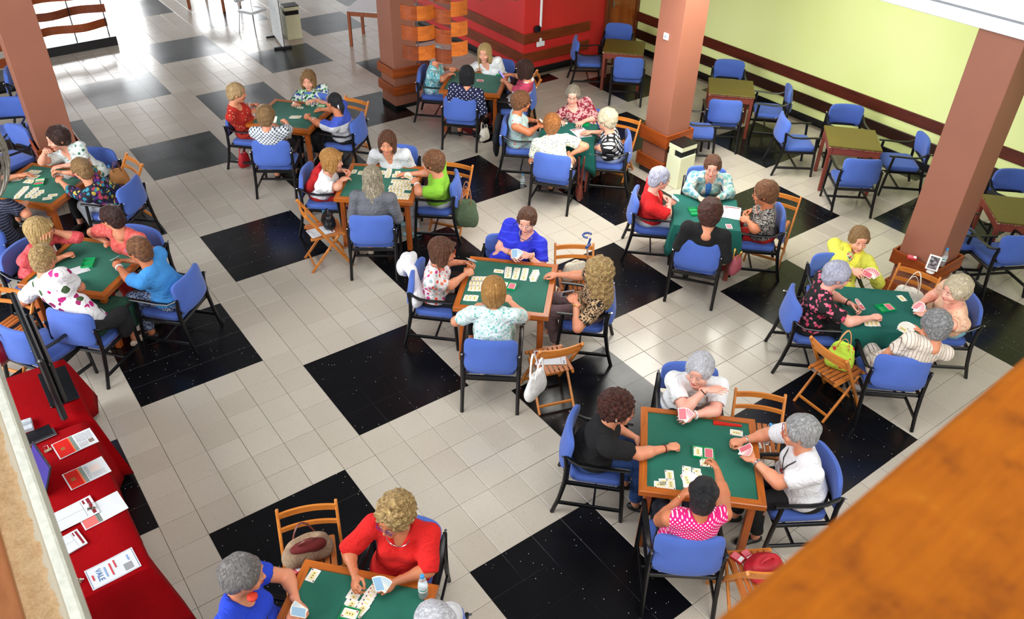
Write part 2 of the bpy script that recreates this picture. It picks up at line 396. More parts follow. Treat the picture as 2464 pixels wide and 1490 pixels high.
col2 = column(5.91, .90, 3.11, 'brown square column with wood ledge, behind the cream litter bin', [(.50, .69, .05), (.10, .28, .05)])
col3 = column(5.91, -3.12, 3.11, 'brown square column with wood ledge holding a tablet-like white frame and bottle', [(.53, .69, .05), (.10, .30, .03)])
col0 = column(-1.21, 5.05, 7.6, 'brown square column at the left, paler on its left side', [(.54, .69, .05), (.25, .40, .05)])
# ================================================================== FURNITURE
mfelt, n, l, b = newmat('green_felt'); v = texco(n, l); t = noise(n, l, v, 3, 3); 
l.new(ramp(n, l, t.outputs[0], [(0.3, (6, 88, 70)), (0.7, (14, 104, 84))]), b.inputs['Base Color']); b.inputs['Roughness'].default_value = 0.8
t2 = noise(n, l, v, 500, 1); bump(n, l, b, t2.outputs[0], 0.15, 0.002); b.inputs['Sheen Weight'].default_value = 0.1
mtabx = wood('table_wood_x', (150, 76, 24), (196, 108, 40), .28, 1, 0); mtaby = wood('table_wood_y', (150, 76, 24), (196, 108, 40), .28, 1, 1)
mtabz = wood('table_wood_leg', (150, 70, 22), (190, 100, 38), .3, 1, 2)
def frame_side(s, w, h):
    """one mitred side of a square frame, outer edge s, lying along x at y=-s/2"""
    e = s / 2; i = e - w; b_ = .006
    V = [(-e, -e, -h), (e, -e, -h), (i, -i, -h), (-i, -i, -h), (-e, -e, -b_), (e, -e, -b_), (-e + b_, -e + b_, 0), (e - b_, -e + b_, 0), (i, -i, 0), (-i, -i, 0)]
    F = [(3, 2, 1, 0), (0, 1, 5, 4), (4, 5, 7, 6), (6, 7, 8, 9), (9, 8, 2, 3), (0, 4, 6, 9, 3), (1, 2, 8, 7, 5)]
    return V, F
TS = .937
def make_card_table(s=TS):
    t = thing('card_table', '', 'table')
    MB().box((0, 0, TZ - .019), (s - .10, s - .10, .018)).obj('felt_top', mfelt, t)
    V, F = frame_side(s, .058, .05)
    for k in range(4):
        M = Matrix.Translation((0, 0, TZ)) @ Matrix.Rotation(math.pi / 2 * k, 4, 'Z')
        MB().add(V, F, M).obj('frame_rail', mtaby if k % 2 else mtabx, t)
    for k in range(4):
        sx, sy = ((-1, -1), (1, -1), (1, 1), (-1, 1))[k]; q = s / 2 - .085
        MB().bar((sx * (q + .01), sy * (q + .01), 0), (sx * q, sy * q, TZ - .05), .06, .06, (0, 1, 0), .006).obj('leg', mtabz, t)
        M = Matrix.Rotation(math.pi / 2 * k, 4, 'Z')
        MB().box((0, -q, TZ - .085), (2 * q - .06, .022, .07), .003, M).obj('apron', mtaby if k % 2 else mtabx, t)
    return t
molive = pm('olive_table_top', (98, 84, 22), 0.45, var=0.06, scale=3)
mredleg = pm('red_brown_leg', (128, 58, 44), 0.45, var=.12, scale=6)
def worn(name):
    m, n, l, b = newmat(name); v = texco(n, l, (1, 1, 1)); t = noise(n, l, v, 45, 5, .7, 1)
    l.new(ramp(n, l, t.outputs[0], [(0.0, (128, 58, 44)), (0.56, (226, 196, 178))], True), b.inputs['Base Color']); return m
mworn = worn('worn_edge')
def make_bistro_table(s=.875, top=None, name='square_table'):
    t = thing(name, '', 'table')
    MB().box((0, 0, TZ - .012), (s, s, .022), .004).obj('tabletop', top or molive, t)
    MB().box((0, 0, TZ - .029), (s - .006, s - .006, .012)).obj('worn_edge', mworn, t)
    q = s / 2 - .045
    for k, (sx, sy) in enumerate(((-1, -1), (1, -1), (1, 1), (-1, 1))):
        MB().bar((sx * q, sy * q, 0), (sx * q, sy * q, TZ - .035), .06, .06, (0, 1, 0), .005).obj('leg', mredleg, t)
        MB().box((0, -q - .012, TZ - .085), (2 * q - .06, .022, .10), .003, Matrix.Rotation(math.pi / 2 * k, 4, 'Z')).obj('apron', mredleg, t)
    return t
def mitre(z): return z
mblue, n, l, b = newmat('blue_upholstery'); v = texco(n, l); t = noise(n, l, v, 420, 2); t1 = noise(n, l, v, 5, 3)
l.new(mix(n, l, .5, ramp(n, l, t1.outputs[0], [(0.3, (62, 92, 172)), (0.7, (74, 106, 188))]), ramp(n, l, t.outputs[0], [(0.3, (54, 82, 164)), (0.7, (82, 112, 194))])), b.inputs['Base Color'])
b.inputs['Roughness'].default_value = .9; bump(n, l, b, t.outputs[0], .2, .002); b.inputs['Sheen Weight'].default_value = .15
mframe_b = pm('black_lacquer', (8, 8, 11), .35)
mchrome = pm('chrome', (220, 222, 226), .15, 1)
def make_armchair():
    t = thing('armchair', '', 'chair')
    MB().pad(.47, .44, .065, 0, .06, Matrix.Translation((0, 0, .405)) @ Matrix.Rotation(math.pi / 2, 4, 'X') , bulge=.012).obj('seat', mblue, t, True)
    MB().pad(.49, .335, .045, .05, .065, Matrix.Translation((0, -.285, .645)) @ Matrix.Rotation(R(-9), 4, 'X') @ Matrix.Rotation(0, 4, 'Z'), nx=10, bulge=.008).obj('backrest', mblue, t, True)
    for s in (-1, 1):
        MB().tube([(s * .262, -.335, 0), (s * .26, -.285, .18), (s * .26, -.25, .38), (s * .26, -.245, .55), (s * .262, -.262, .66)], [.018, .019, .021, .02, .016], 8).obj('rear_leg', mframe_b, t, True)
        MB().tube([(s * .262, .235, 0), (s * .262, .215, .3), (s * .264, .19, .585)], [.017, .019, .018], 8).obj('front_leg', mframe_b, t, True)
        MB().tube([(s * .266, .25, .603), (s * .266, .12, .60), (s * .264, -.03, .59), (s * .262, -.15, .597), (s * .256, -.232, .64), (s * .25, -.25, .655)], [.021, .022, .022, .022, .02, .015], 8, True, .55).obj('armrest', mframe_b, t, True); arm_ = t.children[-1] if False else bpy.data.objects[[c.name for c in t.children if c.name.startswith('armrest')][-1]]
        MB().bar((s * .262, -.30, .13), (s * .262, .222, .13), .018, .034).obj('stretcher', mframe_b, t)
        MB().bar((s * .25, -.24, .365), (s * .25, .2, .365), .022, .035).obj('seat_rail', mframe_b, t)
        MB().lathe([(.009, -.004), (.011, 0), (.009, .004)], 8, (s * .262, -.285, .662)).obj('screw_cap', mchrome, arm_)
    MB().bar((-.25, -.235, .362), (.25, -.235, .362), .022, .035).bar((-.25, .19, .362), (.25, .19, .362), .022, .035).bar((-.25, -.262, .50), (.25, -.262, .50), .018, .03).obj('cross_rail', mframe_b, t)
    MB().bar((-.26, .0, .13), (.26, .0, .13), .018, .03).obj('cross_stretcher', mframe_b, t)
    return t
mbeech = wood('beech_y', (180, 102, 34), (212, 134, 56), .35, 1, 1); mbeechx = wood('beech_x', (180, 102, 34), (212, 134, 56), .35, 1, 0)
mbeechd = wood('beech_seat', (158, 84, 34), (186, 108, 50), .4, 1, 1)
def make_folding_chair():
    t = thing('folding_chair', '', 'chair')
    for s in (-1, 1):
        MB().bar((s * .205, .245, 0), (s * .205, -.235, .78), .022, .034, (0, 1, 0), .005).obj('leg', mbeech, t)      # front foot to back top
        MB().bar((s * .175, -.24, 0), (s * .175, .12, .43), .02, .03, (0, 1, 0), .004).obj('leg', mbeech, t)
        MB().bar((s * .150, -.20, .425), (s * .150, .185, .435), .022, .03).obj('seat_rail', mbeech, t)
    MB().bar((-.2, .185, .10), (.2, .185, .10), .02, .03).obj('stretcher', mbeechx, t)
    MB().bar((-.17, -.19, .06), (.17, -.19, .06), .018, .028).obj('stretcher', mbeechx, t)
    MB().bar((-.19, .185, .43), (.19, .185, .43), .03, .024).obj('seat_front_rail', mbeechx, t)
    for i in range(7):
        x = -.14 + i * .28 / 6
        MB().box((x, -.008, .452), (.037, .37, .011), .003).obj('seat_slat', mbeechd, t)
    for z0, zh in ((.735, .05), (.645, .036)):
        V = []; F = []; nn = 8
        for k in range(nn + 1):
            u = -1 + 2 * k / nn; x = u * .195; y = -.235 + (.78 - z0) * .615 - .028 * (1 - u * u)
            for dy in (-.009, .009):
                for dz in (-zh / 2, zh / 2): V.append((x, y + dy, z0 + dz))
        for k in range(nn):
            a = k * 4; b_ = a + 4
            F += [(a, a + 1, b_ + 1, b_), (a + 2, b_ + 2, b_ + 3, a + 3), (a + 1, a + 3, b_ + 3, b_ + 1), (a, b_, b_ + 2, a + 2)]
        F += [(0, 2, 3, 1), (nn * 4, nn * 4 + 1, nn * 4 + 3, nn * 4 + 2)]
        MB().add(V, F).obj('back_slat', mbeechx, t)
    return t
P_TAB = make_card_table(); P_ARM = make_armchair(); P_FOLD = make_folding_chair(); P_SQ = make_bistro_table()
USED = set()
def place(proto, loc, rz, label, group=None):
    if proto.name not in USED:
        USED.add(proto.name); proto.location = loc; proto.rotation_euler = (0, 0, rz); proto['label'] = label
        if group: proto['group'] = group
        return proto
    return dup(proto, loc, rz, label, group)
# tables : key, centre, world angle
TAB = dict(A=(-1.16, -3.35, 42), D=(1.81, -3.555, 45.5), C=(1.93, -.82, 45.5), E=(1.91, 4.33, 42), F=(1.955, 1.84, 50), B=(-1.39, 1.89, 43), G=(4.79, 3.97, 45), L=(-1.40, 4.02, 43))
TD = dict(A='at the bottom edge of the photo with the water bottle', D='with the red card holder, at lower right', C='at the centre, with four upright columns of cards', E='second from the far end, beside the column with orange bands', F='half covered in long runs of cards', B='at left with the glossy green tray and folded sheet', G='farthest, in front of the red wall', L='at the left edge below the left column')
for k, (x, y, a) in TAB.items():
    place(P_TAB, (x, y, 0), R(a), 'green felt card table ' + TD[k], 'green felt card tables')
# three tables under green cloths
mgcl = cloth('green_tablecloth', (4, 92, 82), .08, .10)
def draped(key, x, y, a, s, label, drop=.26):
    t = place(P_SQ, (x, y, 0), R(a), 'square table hidden under a green tablecloth, ' + label); t['group'] = 'square tables with red-brown legs'
    for ch in t.children: ch.scale = (s / .875 * .97,) * 2 + (1,)
    n_ = 48; e = s / 2 + .006; V = []; F = []; rd = random.Random(len(label))
    per = []
    for i in range(4):
        for k in range(n_ // 4):
            u = k / (n_ // 4); p = ((-1, -1), (1, -1), (1, 1), (-1, 1)); q0, q1 = p[i], p[(i + 1) % 4]
            per.append((q0[0] + (q1[0] - q0[0]) * u, q0[1] + (q1[1] - q0[1]) * u, 1 - abs(2 * u - 1), i, u))
    zt = TZ + .004
    V.append((0, 0, zt))
    for X, Y, m, i, u in per: V.append((X * (e - .004), Y * (e - .004), zt))
    for X, Y, m, i, u in per: V.append((X * e, Y * e, zt - .008))
    lv = 4
    for j in range(1, lv + 1):
        f_ = j / lv
        for X, Y, m, i, u in per:
            cor = (1 - m) ** 3
            out = (.012 + .03 * math.sin(u * math.pi * 4 + i * 1.7) * f_ + .05 * cor * f_)
            dz = drop * (1 + .55 * cor) * f_
            V.append((X * (e + out), Y * (e + out), zt - .008 - dz))
    for k in range(n_): F.append((0, 1 + k, 1 + (k + 1) % n_))
    for r in range(lv + 1):
        o_ = 1 + r * n_
        for k in range(n_): F.append((o_ + k, o_ + n_ + k, o_ + n_ + (k + 1) % n_, o_ + (k + 1) % n_))
    o = ob('tablecloth', me_new('tablecloth', V, F, mgcl, True), None, (x, y, 0), R(a)); o.data.set_sharp_from_angle(angle=.9)
    md = o.modifiers.new('thickness', 'SOLIDIFY'); md.thickness = .003; md.offset = 1
    tag(o, 'green cloth draped over the square table ' + label, 'tablecloth')
TZC = TZ + .008
draped('H', 4.70, -3.24, 47, .72, 'at right, with the open green card tray')
draped('R', 4.72, -.92, 45, .74, 'between the women in red and in leopard print')
draped('P', 4.78, 1.68, 45, .74, 'of the woman in white dots on black')
# bare tables along the green wall
place(P_SQ, (8.04, 1.62, 0), R(43), 'bare olive-topped table with red-brown legs, in the middle distance behind the column', 'bare olive tables')
place(P_SQ, (8.01, -.61, 0), R(42), 'bare olive-topped table with a chipped edge, between the two right-hand columns', 'bare olive tables')
place(P_SQ, (7.92, -3.01, 0), R(43), 'bare olive-topped table cut by the right edge of the photo', 'bare olive tables')
place(P_SQ, (7.92, 3.95, 0), R(43), 'bare table in shade below the wooden door', 'bare olive tables')
def chair_at(px, py, deg, label, proto=None, group='blue armchairs', zt=.80, back=.31, x=0):
    """chair whose backrest top shows at pixel px,py, facing world angle deg"""
    p = at(px, py, zt); f_ = fwd(deg); o = p + f_ * back; o.z = 0
    return place(proto or P_ARM, o, rzf(deg), label, group)
B_ = 'blue padded armchair '
for px, py, dg, lb in (
    (1757, 142, 225, B_ + 'empty, behind the first olive table against the green wall'),
    (1750, 246, 47, B_ + 'empty, nearest side of the olive table behind the middle column'),
    (1912, 212, 133, B_ + 'empty, seen side-on with its back to the green wall'),
    (1640, 250, -42, B_ + 'empty, almost hidden behind the middle column'),
    (2038, 249, 227, B_ + 'empty, beyond the olive table with the chipped edge'),
    (1878, 280, -38, B_ + 'empty, facing right, left of the olive table with the chipped edge'),
    (2085, 390, 50, B_ + 'empty, pushed out in front of the olive table with the chipped edge'),
    (2240, 330, 138, B_ + 'empty, partly hidden by the right-hand column on its left'),
    (2440, 404, 227, B_ + 'empty, at the far side of the table cut by the right edge'),
    (2275, 500, -40, B_ + 'empty, seen through the gap right of the right-hand column'),
    (2475, 575, 62, B_ + 'empty, cut by the right edge below the last olive table'),
    (1492, 55, 222, B_ + 'empty, in front of the wooden door'),
    (1378, 92, -36, B_ + 'empty, seen edge-on before the red wall'),
    (1515, 143, 47, B_ + 'empty, in shade just left of the middle column'),
    (5, 165, -20, B_ + 'empty, farthest one at the left edge'),
    (10, 232, 250, B_ + 'empty, second from the top at the left edge'),
    (52, 300, 205, B_ + 'empty, leaning against the left column'),
    (5, 800, 30, B_ + 'behind the big black monitor, with a red handbag on it'),
): chair_at(px, py, dg, lb)
F_ = 'beech folding chair '
FC = {}
for key, px, py, dg, lb in (
    ('F', 727, 503, -11, F_ + 'side-on with a black bag and a paper on its seat'),
    ('C', 1350, 838, 72, F_ + 'with a paper on the seat and a white bag on its back'),
    ('H', 1995, 842, -4, F_ + 'with a green flowered bag on its seat'),
    ('H2', 2212, 655, 195, F_ + 'holding a cream handbag by the right-hand column'),
    ('D', 1830, 948, 224, F_ + 'behind the table with the red card holder, black strap on one post'),
    ('D2', 1868, 1374, 60, F_ + 'with a red bag and two card packs, at lower right'),
    ('A', 738, 1222, 248, F_ + 'with a brown canvas bag, at the bottom table'),
    ('E', 858, 240, 205, F_ + 'behind the woman in blue and white stripes'),
    ('F2', 1100, 395, 215, F_ + 'behind the woman in lime green, green bag hanging from it'),
    ('P', 1508, 285, 205, F_ + 'behind the woman in white dots on black'),
    ('R', 1885, 468, 205, F_ + 'behind the woman in black and white leopard print'),
    ('G', 1296, 182, 150, F_ + 'behind the woman in the white and pink shirt at the farthest table'),
    ('L', 322, 385, 190, F_ + 'with a tan handbag, at the left edge table'),
    ('B', 40, 700, 215, F_ + 'behind the monitor, cut by the left edge'),
    ('C2', 1382, 590, 235, F_ + 'with a cream knitted bag and a blue crutch'),
): FC[key] = chair_at(px, py, dg, lb, P_FOLD, 'beech folding chairs', .76, .22)
# ================================================================== PEOPLE
class Field:
    """signed distance grid, smooth unions of soft shapes, turned into one closed surface"""
    def __init__(s, lo, hi, h):
        s.h = h; s.lo = np.array(lo, np.float32); s.n = tuple(int(math.ceil((hi[i] - lo[i]) / h)) + 1 for i in range(3))
        s.F = np.full(s.n, .3, np.float32)
        s.ax = [s.lo[i] + np.arange(s.n[i], dtype=np.float32) * h for i in range(3)]
    def sl(s, lo, hi):
        r = []
        for i in range(3):
            a = max(0, int((lo[i] - s.lo[i]) / s.h)); b = min(s.n[i], int((hi[i] - s.lo[i]) / s.h) + 2)
            if b <= a: return None
            r.append(slice(a, b))
        return tuple(r)
    def grid(s, r): return s.ax[0][r[0]][:, None, None], s.ax[1][r[1]][None, :, None], s.ax[2][r[2]][None, None, :]
    def put(s, r, d, k, sub=False):
        f = s.F[r]
        if sub:
            d = -d
            if k: h = np.clip(.5 + .5 * (d - f) / k, 0, 1); s.F[r] = f + (d - f) * h + k * h * (1 - h)
            else: s.F[r] = np.maximum(f, d)
        elif k: h = np.clip(.5 + .5 * (f - d) / k, 0, 1); s.F[r] = f + (d - f) * h - k * h * (1 - h)
        else: s.F[r] = np.minimum(f, d)
    def cap(s, a, b, ra, rb, k=.02, sub=False):
        a = np.array(a, np.float32); b = np.array(b, np.float32); m = max(ra, rb) + k + 2 * s.h
        r = s.sl(np.minimum(a, b) - m, np.maximum(a, b) + m)
        if r is None: return s
        x, y, z = s.grid(r); d = b - a; L = float(d @ d) + 1e-9
        t = np.clip(((x - a[0]) * d[0] + (y - a[1]) * d[1] + (z - a[2]) * d[2]) / L, 0, 1)
        q = np.sqrt((x - a[0] - t * d[0]) ** 2 + (y - a[1] - t * d[1]) ** 2 + (z - a[2] - t * d[2]) ** 2) - (ra + (rb - ra) * t)
        s.put(r, q, k, sub); return s
    def ell(s, c, rad, M=None, k=.02, sub=False):
        c = np.array(c, np.float32); m = max(rad) + k + 2 * s.h
        r = s.sl(c - m, c + m)
        if r is None: return s
        x, y, z = s.grid(r); x, y, z = x - c[0], y - c[1], z - c[2]
        if M is not None: x, y, z = (M[0][0] * x + M[0][1] * y + M[0][2] * z, M[1][0] * x + M[1][1] * y + M[1][2] * z, M[2][0] * x + M[2][1] * y + M[2][2] * z)
        a = (x / rad[0]) ** 2 + (y / rad[1]) ** 2 + (z / rad[2]) ** 2
        b = (x / rad[0] ** 2) ** 2 + (y / rad[1] ** 2) ** 2 + (z / rad[2] ** 2) ** 2
        k0 = np.sqrt(a); q = k0 * (k0 - 1) / np.maximum(np.sqrt(b), 1e-6)
        s.put(r, q, k, sub); return s
    def plane(s, p, nrm):      # cut away the side the normal points to
        x, y, z = s.grid((slice(None),) * 3); n_ = nrm
        s.F = np.maximum(s.F, (x - p[0]) * n_[0] + (y - p[1]) * n_[1] + (z - p[2]) * n_[2]); return s
    def wob(s, amp, f, seed=0):
        x, y, z = s.grid((slice(None),) * 3); p = seed * 1.7
        s.F = s.F + amp * (np.sin(f * x + 1.3 * np.sin(f * .7 * z + p) + p) * np.sin(f * y + 1.1 * np.sin(f * .6 * x) + 2 * p) + .7 * np.sin(f * 1.3 * z + 1.5 * np.sin(f * .8 * y + p))) / 1.7
        return s
    def mesh(s):
        F = s.F; ins = F < 0
        F[0] = F[-1] = .05; F[:, 0] = F[:, -1] = .05; F[:, :, 0] = F[:, :, -1] = .05; ins = F < 0
        c = np.zeros(tuple(v - 1 for v in s.n), np.int8)
        for i in (0, 1):
            for j in (0, 1):
                for k in (0, 1): c += ins[i:s.n[0] - 1 + i, j:s.n[1] - 1 + j, k:s.n[2] - 1 + k]
        act = np.argwhere((c > 0) & (c < 8)); idx = np.full(c.shape, -1, np.int32); idx[tuple(act.T)] = np.arange(len(act))
        acc = np.zeros((len(act), 3), np.float32); cnt = np.zeros(len(act), np.float32)
        for ax in range(3):
            o1, o2 = [(1, 2), (0, 2), (0, 1)][ax]
            for u in (0, 1):
                for v in (0, 1):
                    A = act.copy(); A[:, o1] += u; A[:, o2] += v; B = A.copy(); B[:, ax] += 1
                    fa = F[tuple(A.T)]; fb = F[tuple(B.T)]; m = (fa < 0) != (fb < 0)
                    t = np.where(m, fa / np.where(m, fa - fb, 1), 0); p = (A - act).astype(np.float32); p[:, ax] += t
                    acc += p * m[:, None]; cnt += m
        V = (act + acc / cnt[:, None]) * s.h + s.lo
        Q = []
        for ax in range(3):
            sl0 = [slice(1, -1)] * 3; sl0[ax] = slice(0, -1); sl1 = [slice(1, -1)] * 3; sl1[ax] = slice(1, None)
            a = ins[tuple(sl0)]; b = ins[tuple(sl1)]; m = np.argwhere(a != b); flip = a[tuple(m.T)]
            base = m + 1; base[:, ax] -= 1
            o1, o2 = [(1, 2), (2, 0), (0, 1)][ax]
            q = []
            for u, v in ((-1, -1), (0, -1), (0, 0), (-1, 0)):
                t = base.copy(); t[:, o1] += u; t[:, o2] += v; q.append(idx[tuple(t.T)])
            q = np.stack(q, 1); q[~flip] = q[~flip][:, ::-1]; Q.append(q)
        return V.astype(np.float32), np.concatenate(Q).astype(np.int32)
def np_mesh(name, V, Q, mat, smooth=True):
    me = bpy.data.meshes.new(name); nv, nq = len(V), len(Q)
    me.vertices.add(nv); me.vertices.foreach_set('co', np.ascontiguousarray(V, np.float32).ravel())
    me.loops.add(nq * 4); me.loops.foreach_set('vertex_index', np.ascontiguousarray(Q, np.int32).ravel())
    me.polygons.add(nq); me.polygons.foreach_set('loop_start', np.arange(0, nq * 4, 4, dtype=np.int32)); me.polygons.foreach_set('loop_total', np.full(nq, 4, np.int32))
    me.update(calc_edges=True)
    if smooth: me.shade_smooth()
    if mat: me.materials.append(mat)
    return me
# head (ears at z=0, face towards +Y)
def head_mesh(full=0.0, h=.0062):
    f = Field((-.12, -.14, -.24), (.12, .15, .15), h)
    f.ell((0, -.012, .032), (.073, .092, .083), k=.01).ell((0, .022, -.035), (.058 + full, .068, .078), k=.03)
    f.ell((0, .066, -.096), (.024 + full, .02, .018), k=.03).ell((0, .062, .055), (.05, .03, .03), k=.03)
    for s in (-1, 1):
        f.ell((s * .04, .062, -.026), (.022 + full, .022, .024), k=.03)
        f.ell((s * .031, .098, .012), (.016, .012, .010), k=.012, sub=True)
        f.cap((s * .018, .086, .028), (s * .045, .076, .026), .006, .005, .012)
        f.ell((s * .031, .082, .011), (.0115, .0105, .009), k=.006)
        f.ell((s * .076, -.006, -.008), (.010, .018, .030), k=.006)
        f.ell((s * .011, .095, -.028), (.008, .008, .006), k=.008)
    f.cap((0, .085, .02), (0, .106, -.022), .008, .0115, .012)
    f.ell((0, .090, -.052), (.022, .010, .005), k=.006).ell((0, .088, -.064), (.019, .010, .0055), k=.006)
    f.cap((0, -.022, -.06), (0, -.045, -.185), .050 + full * .8, .053 + full, .03)
    return f.mesh()
HEADS = [head_mesh(0), head_mesh(.007)]
def hand_mesh(pose, h=.0046):
    """right hand, wrist at origin, fingers along +Y, palm towards -Z, thumb on -X"""
    f = Field((-.11, -.06, -.10), (.085, .215, .06), h)
    f.cap((0, -.05, 0), (0, .012, 0), .024, .023, .01)
    f.ell((0, .052, 0), (.042, .052, .0165), k=.012).ell((-.018, .038, -.006), (.022, .032, .016), k=.012)
    c1, c2 = dict(flat=(8, 10), hold=(48, 52), fist=(82, 88), rest=(24, 30))[pose]
    for x, y, L, a in ((-.030, .088, .070, 11), (-.0105, .094, .080, 3.5), (.0095, .091, .075, -3.5), (.0285, .082, .058, -11)):
        p = Vector((x, y, -.001)); dirv = Vector((-math.sin(R(a)), math.cos(R(a)), 0)); cur = 0
        rr_ = .0085
        for seg, cc in ((.46, c1), (.30, c2), (.26, c2 * .6)):
            cur += cc; d = dirv * math.cos(R(cur)) + Vector((0, 0, -math.sin(R(cur)))); q = p + d * L * seg
            f.cap(p, q, rr_, rr_ - .0009, .003); p = q; rr_ -= .0009
    if pose in ('flat', 'rest'): T = ((-.028, .022, -.004), (-.056, .055, -.010), (-.064, .085, -.014), (-.062, .105, -.016))
    elif pose == 'hold': T = ((-.028, .022, -.006), (-.052, .052, -.022), (-.046, .082, -.038), (-.036, .098, -.044))
    else: T = ((-.028, .022, -.008), (-.050, .050, -.022), (-.034, .078, -.036), (-.012, .088, -.040))
    for i in range(3): f.cap(T[i], T[i + 1], .0125 - .0018 * i, .0115 - .0018 * i, .006)
    return f.mesh()
HANDS = {p: hand_mesh(p) for p in ('flat', 'hold', 'fist', 'rest')}
def hair_mesh(style):
    h = .0068; lo = (-.17, -.22, -.42) if 'long' in style else (-.16, -.20, -.22)
    f = Field(lo, (.17, .17, .19), h)
    thick = dict(short=.019, curly=.038, puff=.034, bob=.026, long=.022, longcurly=.040, bun=.010, crop=.013, wave=.028, bald=.004)[style]
    f.ell((0, -.018 - max(0, thick - .02) * .7, .034), (.075 + thick, .094 + thick, .085 + thick), k=0)
    if style in ('short', 'puff', 'wave', 'curly', 'crop'):
        f.ell((0, -.065, -.035), (.066 + thick * .6, .045 + thick * .6, .070), k=.03)
        for s in (-1, 1): f.ell((s * (.068 + thick * .3), .012, .015), (.018 + thick * .3, .035, .045), k=.02)
    if style == 'bob':
        f.ell((0, -.060, -.045), (.088, .052, .088), k=.03)
        for s in (-1, 1): f.ell((s * .076, .010, -.035), (.026, .058, .088), k=.025)
        f.cap((-.05, .085, .075), (.055, .080, .070), .018, .020, .03)
    if style in ('long', 'longcurly'):
        t = .012 if style == 'longcurly' else 0
        f.ell((0, -.062, -.06), (.088 + t, .05 + t, .11), k=.03).ell((0, -.085, -.20), (.088 + 2 * t, .035 + t, .16), k=.04)
        for s in (-1, 1): f.ell((s * .078, .002, -.05), (.024 + t, .050 + t, .10), k=.025); f.cap((s * .075, -.03, -.1), (s * (.085 + t), -.02 + t, -.27), .035 + t, .020 + t, .03)
    if style == 'bun':
        f.ell((0, -.070, -.01), (.07, .05, .06), k=.02).ell((.0, -.125, -.035), (.034, .034, .045), k=.015).cap((0, -.13, -.06), (0, -.12, -.13), .026, .012, .02)
    if style == 'curly': f.wob(.0125, 120, 1)
    elif style == 'longcurly': f.wob(.011, 80, 2)
    elif style == 'puff': f.wob(.005, 70, 3)
    elif style == 'wave': f.wob(.005, 55, 4)
    elif style in ('short', 'crop'): f.wob(.0035, 90, 5)
    elif style in ('bob', 'long'):
        x, y, z = f.grid((slice(None),) * 3); f.F = f.F + .0032 * np.sin(np.arctan2(y + .02, x) * 30 + 8 * z) + .002 * np.sin(np.arctan2(y + .02, x) * 13 + 20 * z)
    lowz = {'bob': -.085, 'long': -.2, 'longcurly': -.2}.get(style, -.12)
    f.ell((0, .122, -.032), (.066, .086, .118), k=.012, sub=True)      # the face stays free
    f.ell((0, .095, -.15), (.080, .08, .11), k=.01, sub=True)
    if style in ('short', 'crop', 'bun', 'puff', 'wave', 'curly'):
        for s in (-1, 1): f.ell((s * .095, .0, -.030), (.030, .030, .034), k=.01, sub=True)
    return f.mesh()
HAIR = {}
def hairmat(name, c1, c2, curl=False):
    key = 'hair_' + name
    if key in MC: return MC[key]
    m, n, l, b = newmat(key); v = texco(n, l, (1, 1, .28) if not curl else (1, 1, 1))
    t = noise(n, l, v, 65 if not curl else 38, 4, .65, 1.5)
    l.new(ramp(n, l, t.outputs[0], [(0.32, c1), (0.68, c2)]), b.inputs['Base Color'])
    b.inputs['Roughness'].default_value = .42; bump(n, l, b, t.outputs[0], 1.0, .03); MC[key] = m; return m
def skinmat(name, col):
    key = 'skin_' + name
    if key in MC: return MC[key]
    m, n, l, b = newmat(key); v = texco(n, l); t = noise(n, l, v, 14, 4); c = rgb(col)
    e = (min(1, c[0] * 1.06), c[1] * .84, c[2] * .80, 1)
    l.new(ramp(n, l, t.outputs[0], [(0.35, c), (0.7, e)]), b.inputs['Base Color'])
    b.inputs['Roughness'].default_value = .5; t2 = noise(n, l, v, 120, 2); bump(n, l, b, t2.outputs[0], .08, .003)
    MC[key] = m; return m
SK = dict(fair=skinmat('fair', (226, 168, 142)), mid=skinmat('mid', (214, 148, 114)), tan=skinmat('tan', (192, 122, 84)), pink=skinmat('pink', (232, 176, 156)))
mlip = pm('lips', (178, 72, 68), .4); meyew = pm('eye_white', (228, 222, 216), .3); miris = pm('dark_iris', (44, 28, 20), .2)
mbrow = {0: pm('brow_brown', (92, 62, 44), .8), 1: pm('brow_grey', (150, 138, 128), .8)}
eyeb = MB(); eyeb.lathe([(.001, -.0095), (.006, -.0075), (.0092, 0), (.006, .0075), (.001, .0095)], 8)
eyeme = None
def mk_eye():
    V = []; F = []; M = []
    b = MB(); b.lathe([(.0008, -.0088), (.0062, -.0062), (.0092, 0), (.0062, .0062), (.0008, .0088)], 10)
    T = Matrix.Diagonal((1.10, .55, .40, 1)) @ Matrix.Rotation(math.pi / 2, 4, 'X'); b.V = [T @ v for v in b.V]
    b.mi = 1; b.lathe([(.0048, 0), (.0042, .0012), (.001, .0016)], 10)
    T2 = Matrix.Translation((0, .0043, 0)) @ Matrix.Rotation(-math.pi / 2, 4, 'X')
    k = len(b.V) - 30
    for i in range(k, len(b.V)): b.V[i] = T2 @ b.V[i]
    return b.mesh('eye', [meyew, miris], True)
EYE = mk_eye()
LIP = MB().tube([(-.021, .0935, -.0555), (-.010, .0995, -.0535), (0, .1005, -.0548), (.010, .0995, -.0535), (.021, .0935, -.0555)], [.0016, .0034, .0036, .0034, .0016], 6).tube([(-.018, .0935, -.0580), (0, .0985, -.0625), (.018, .0935, -.0580)], [.0015, .0042, .0015], 6).mesh('lips', mlip, True)
def BROW(m): return MB().tube([(-.014, -.003, -.001), (0, .002, .003), (.016, -.006, -.002)], [.0022, .003, .0012], 5).mesh('eyebrow', m, True)
BROWS = {k: BROW(v) for k, v in mbrow.items()}
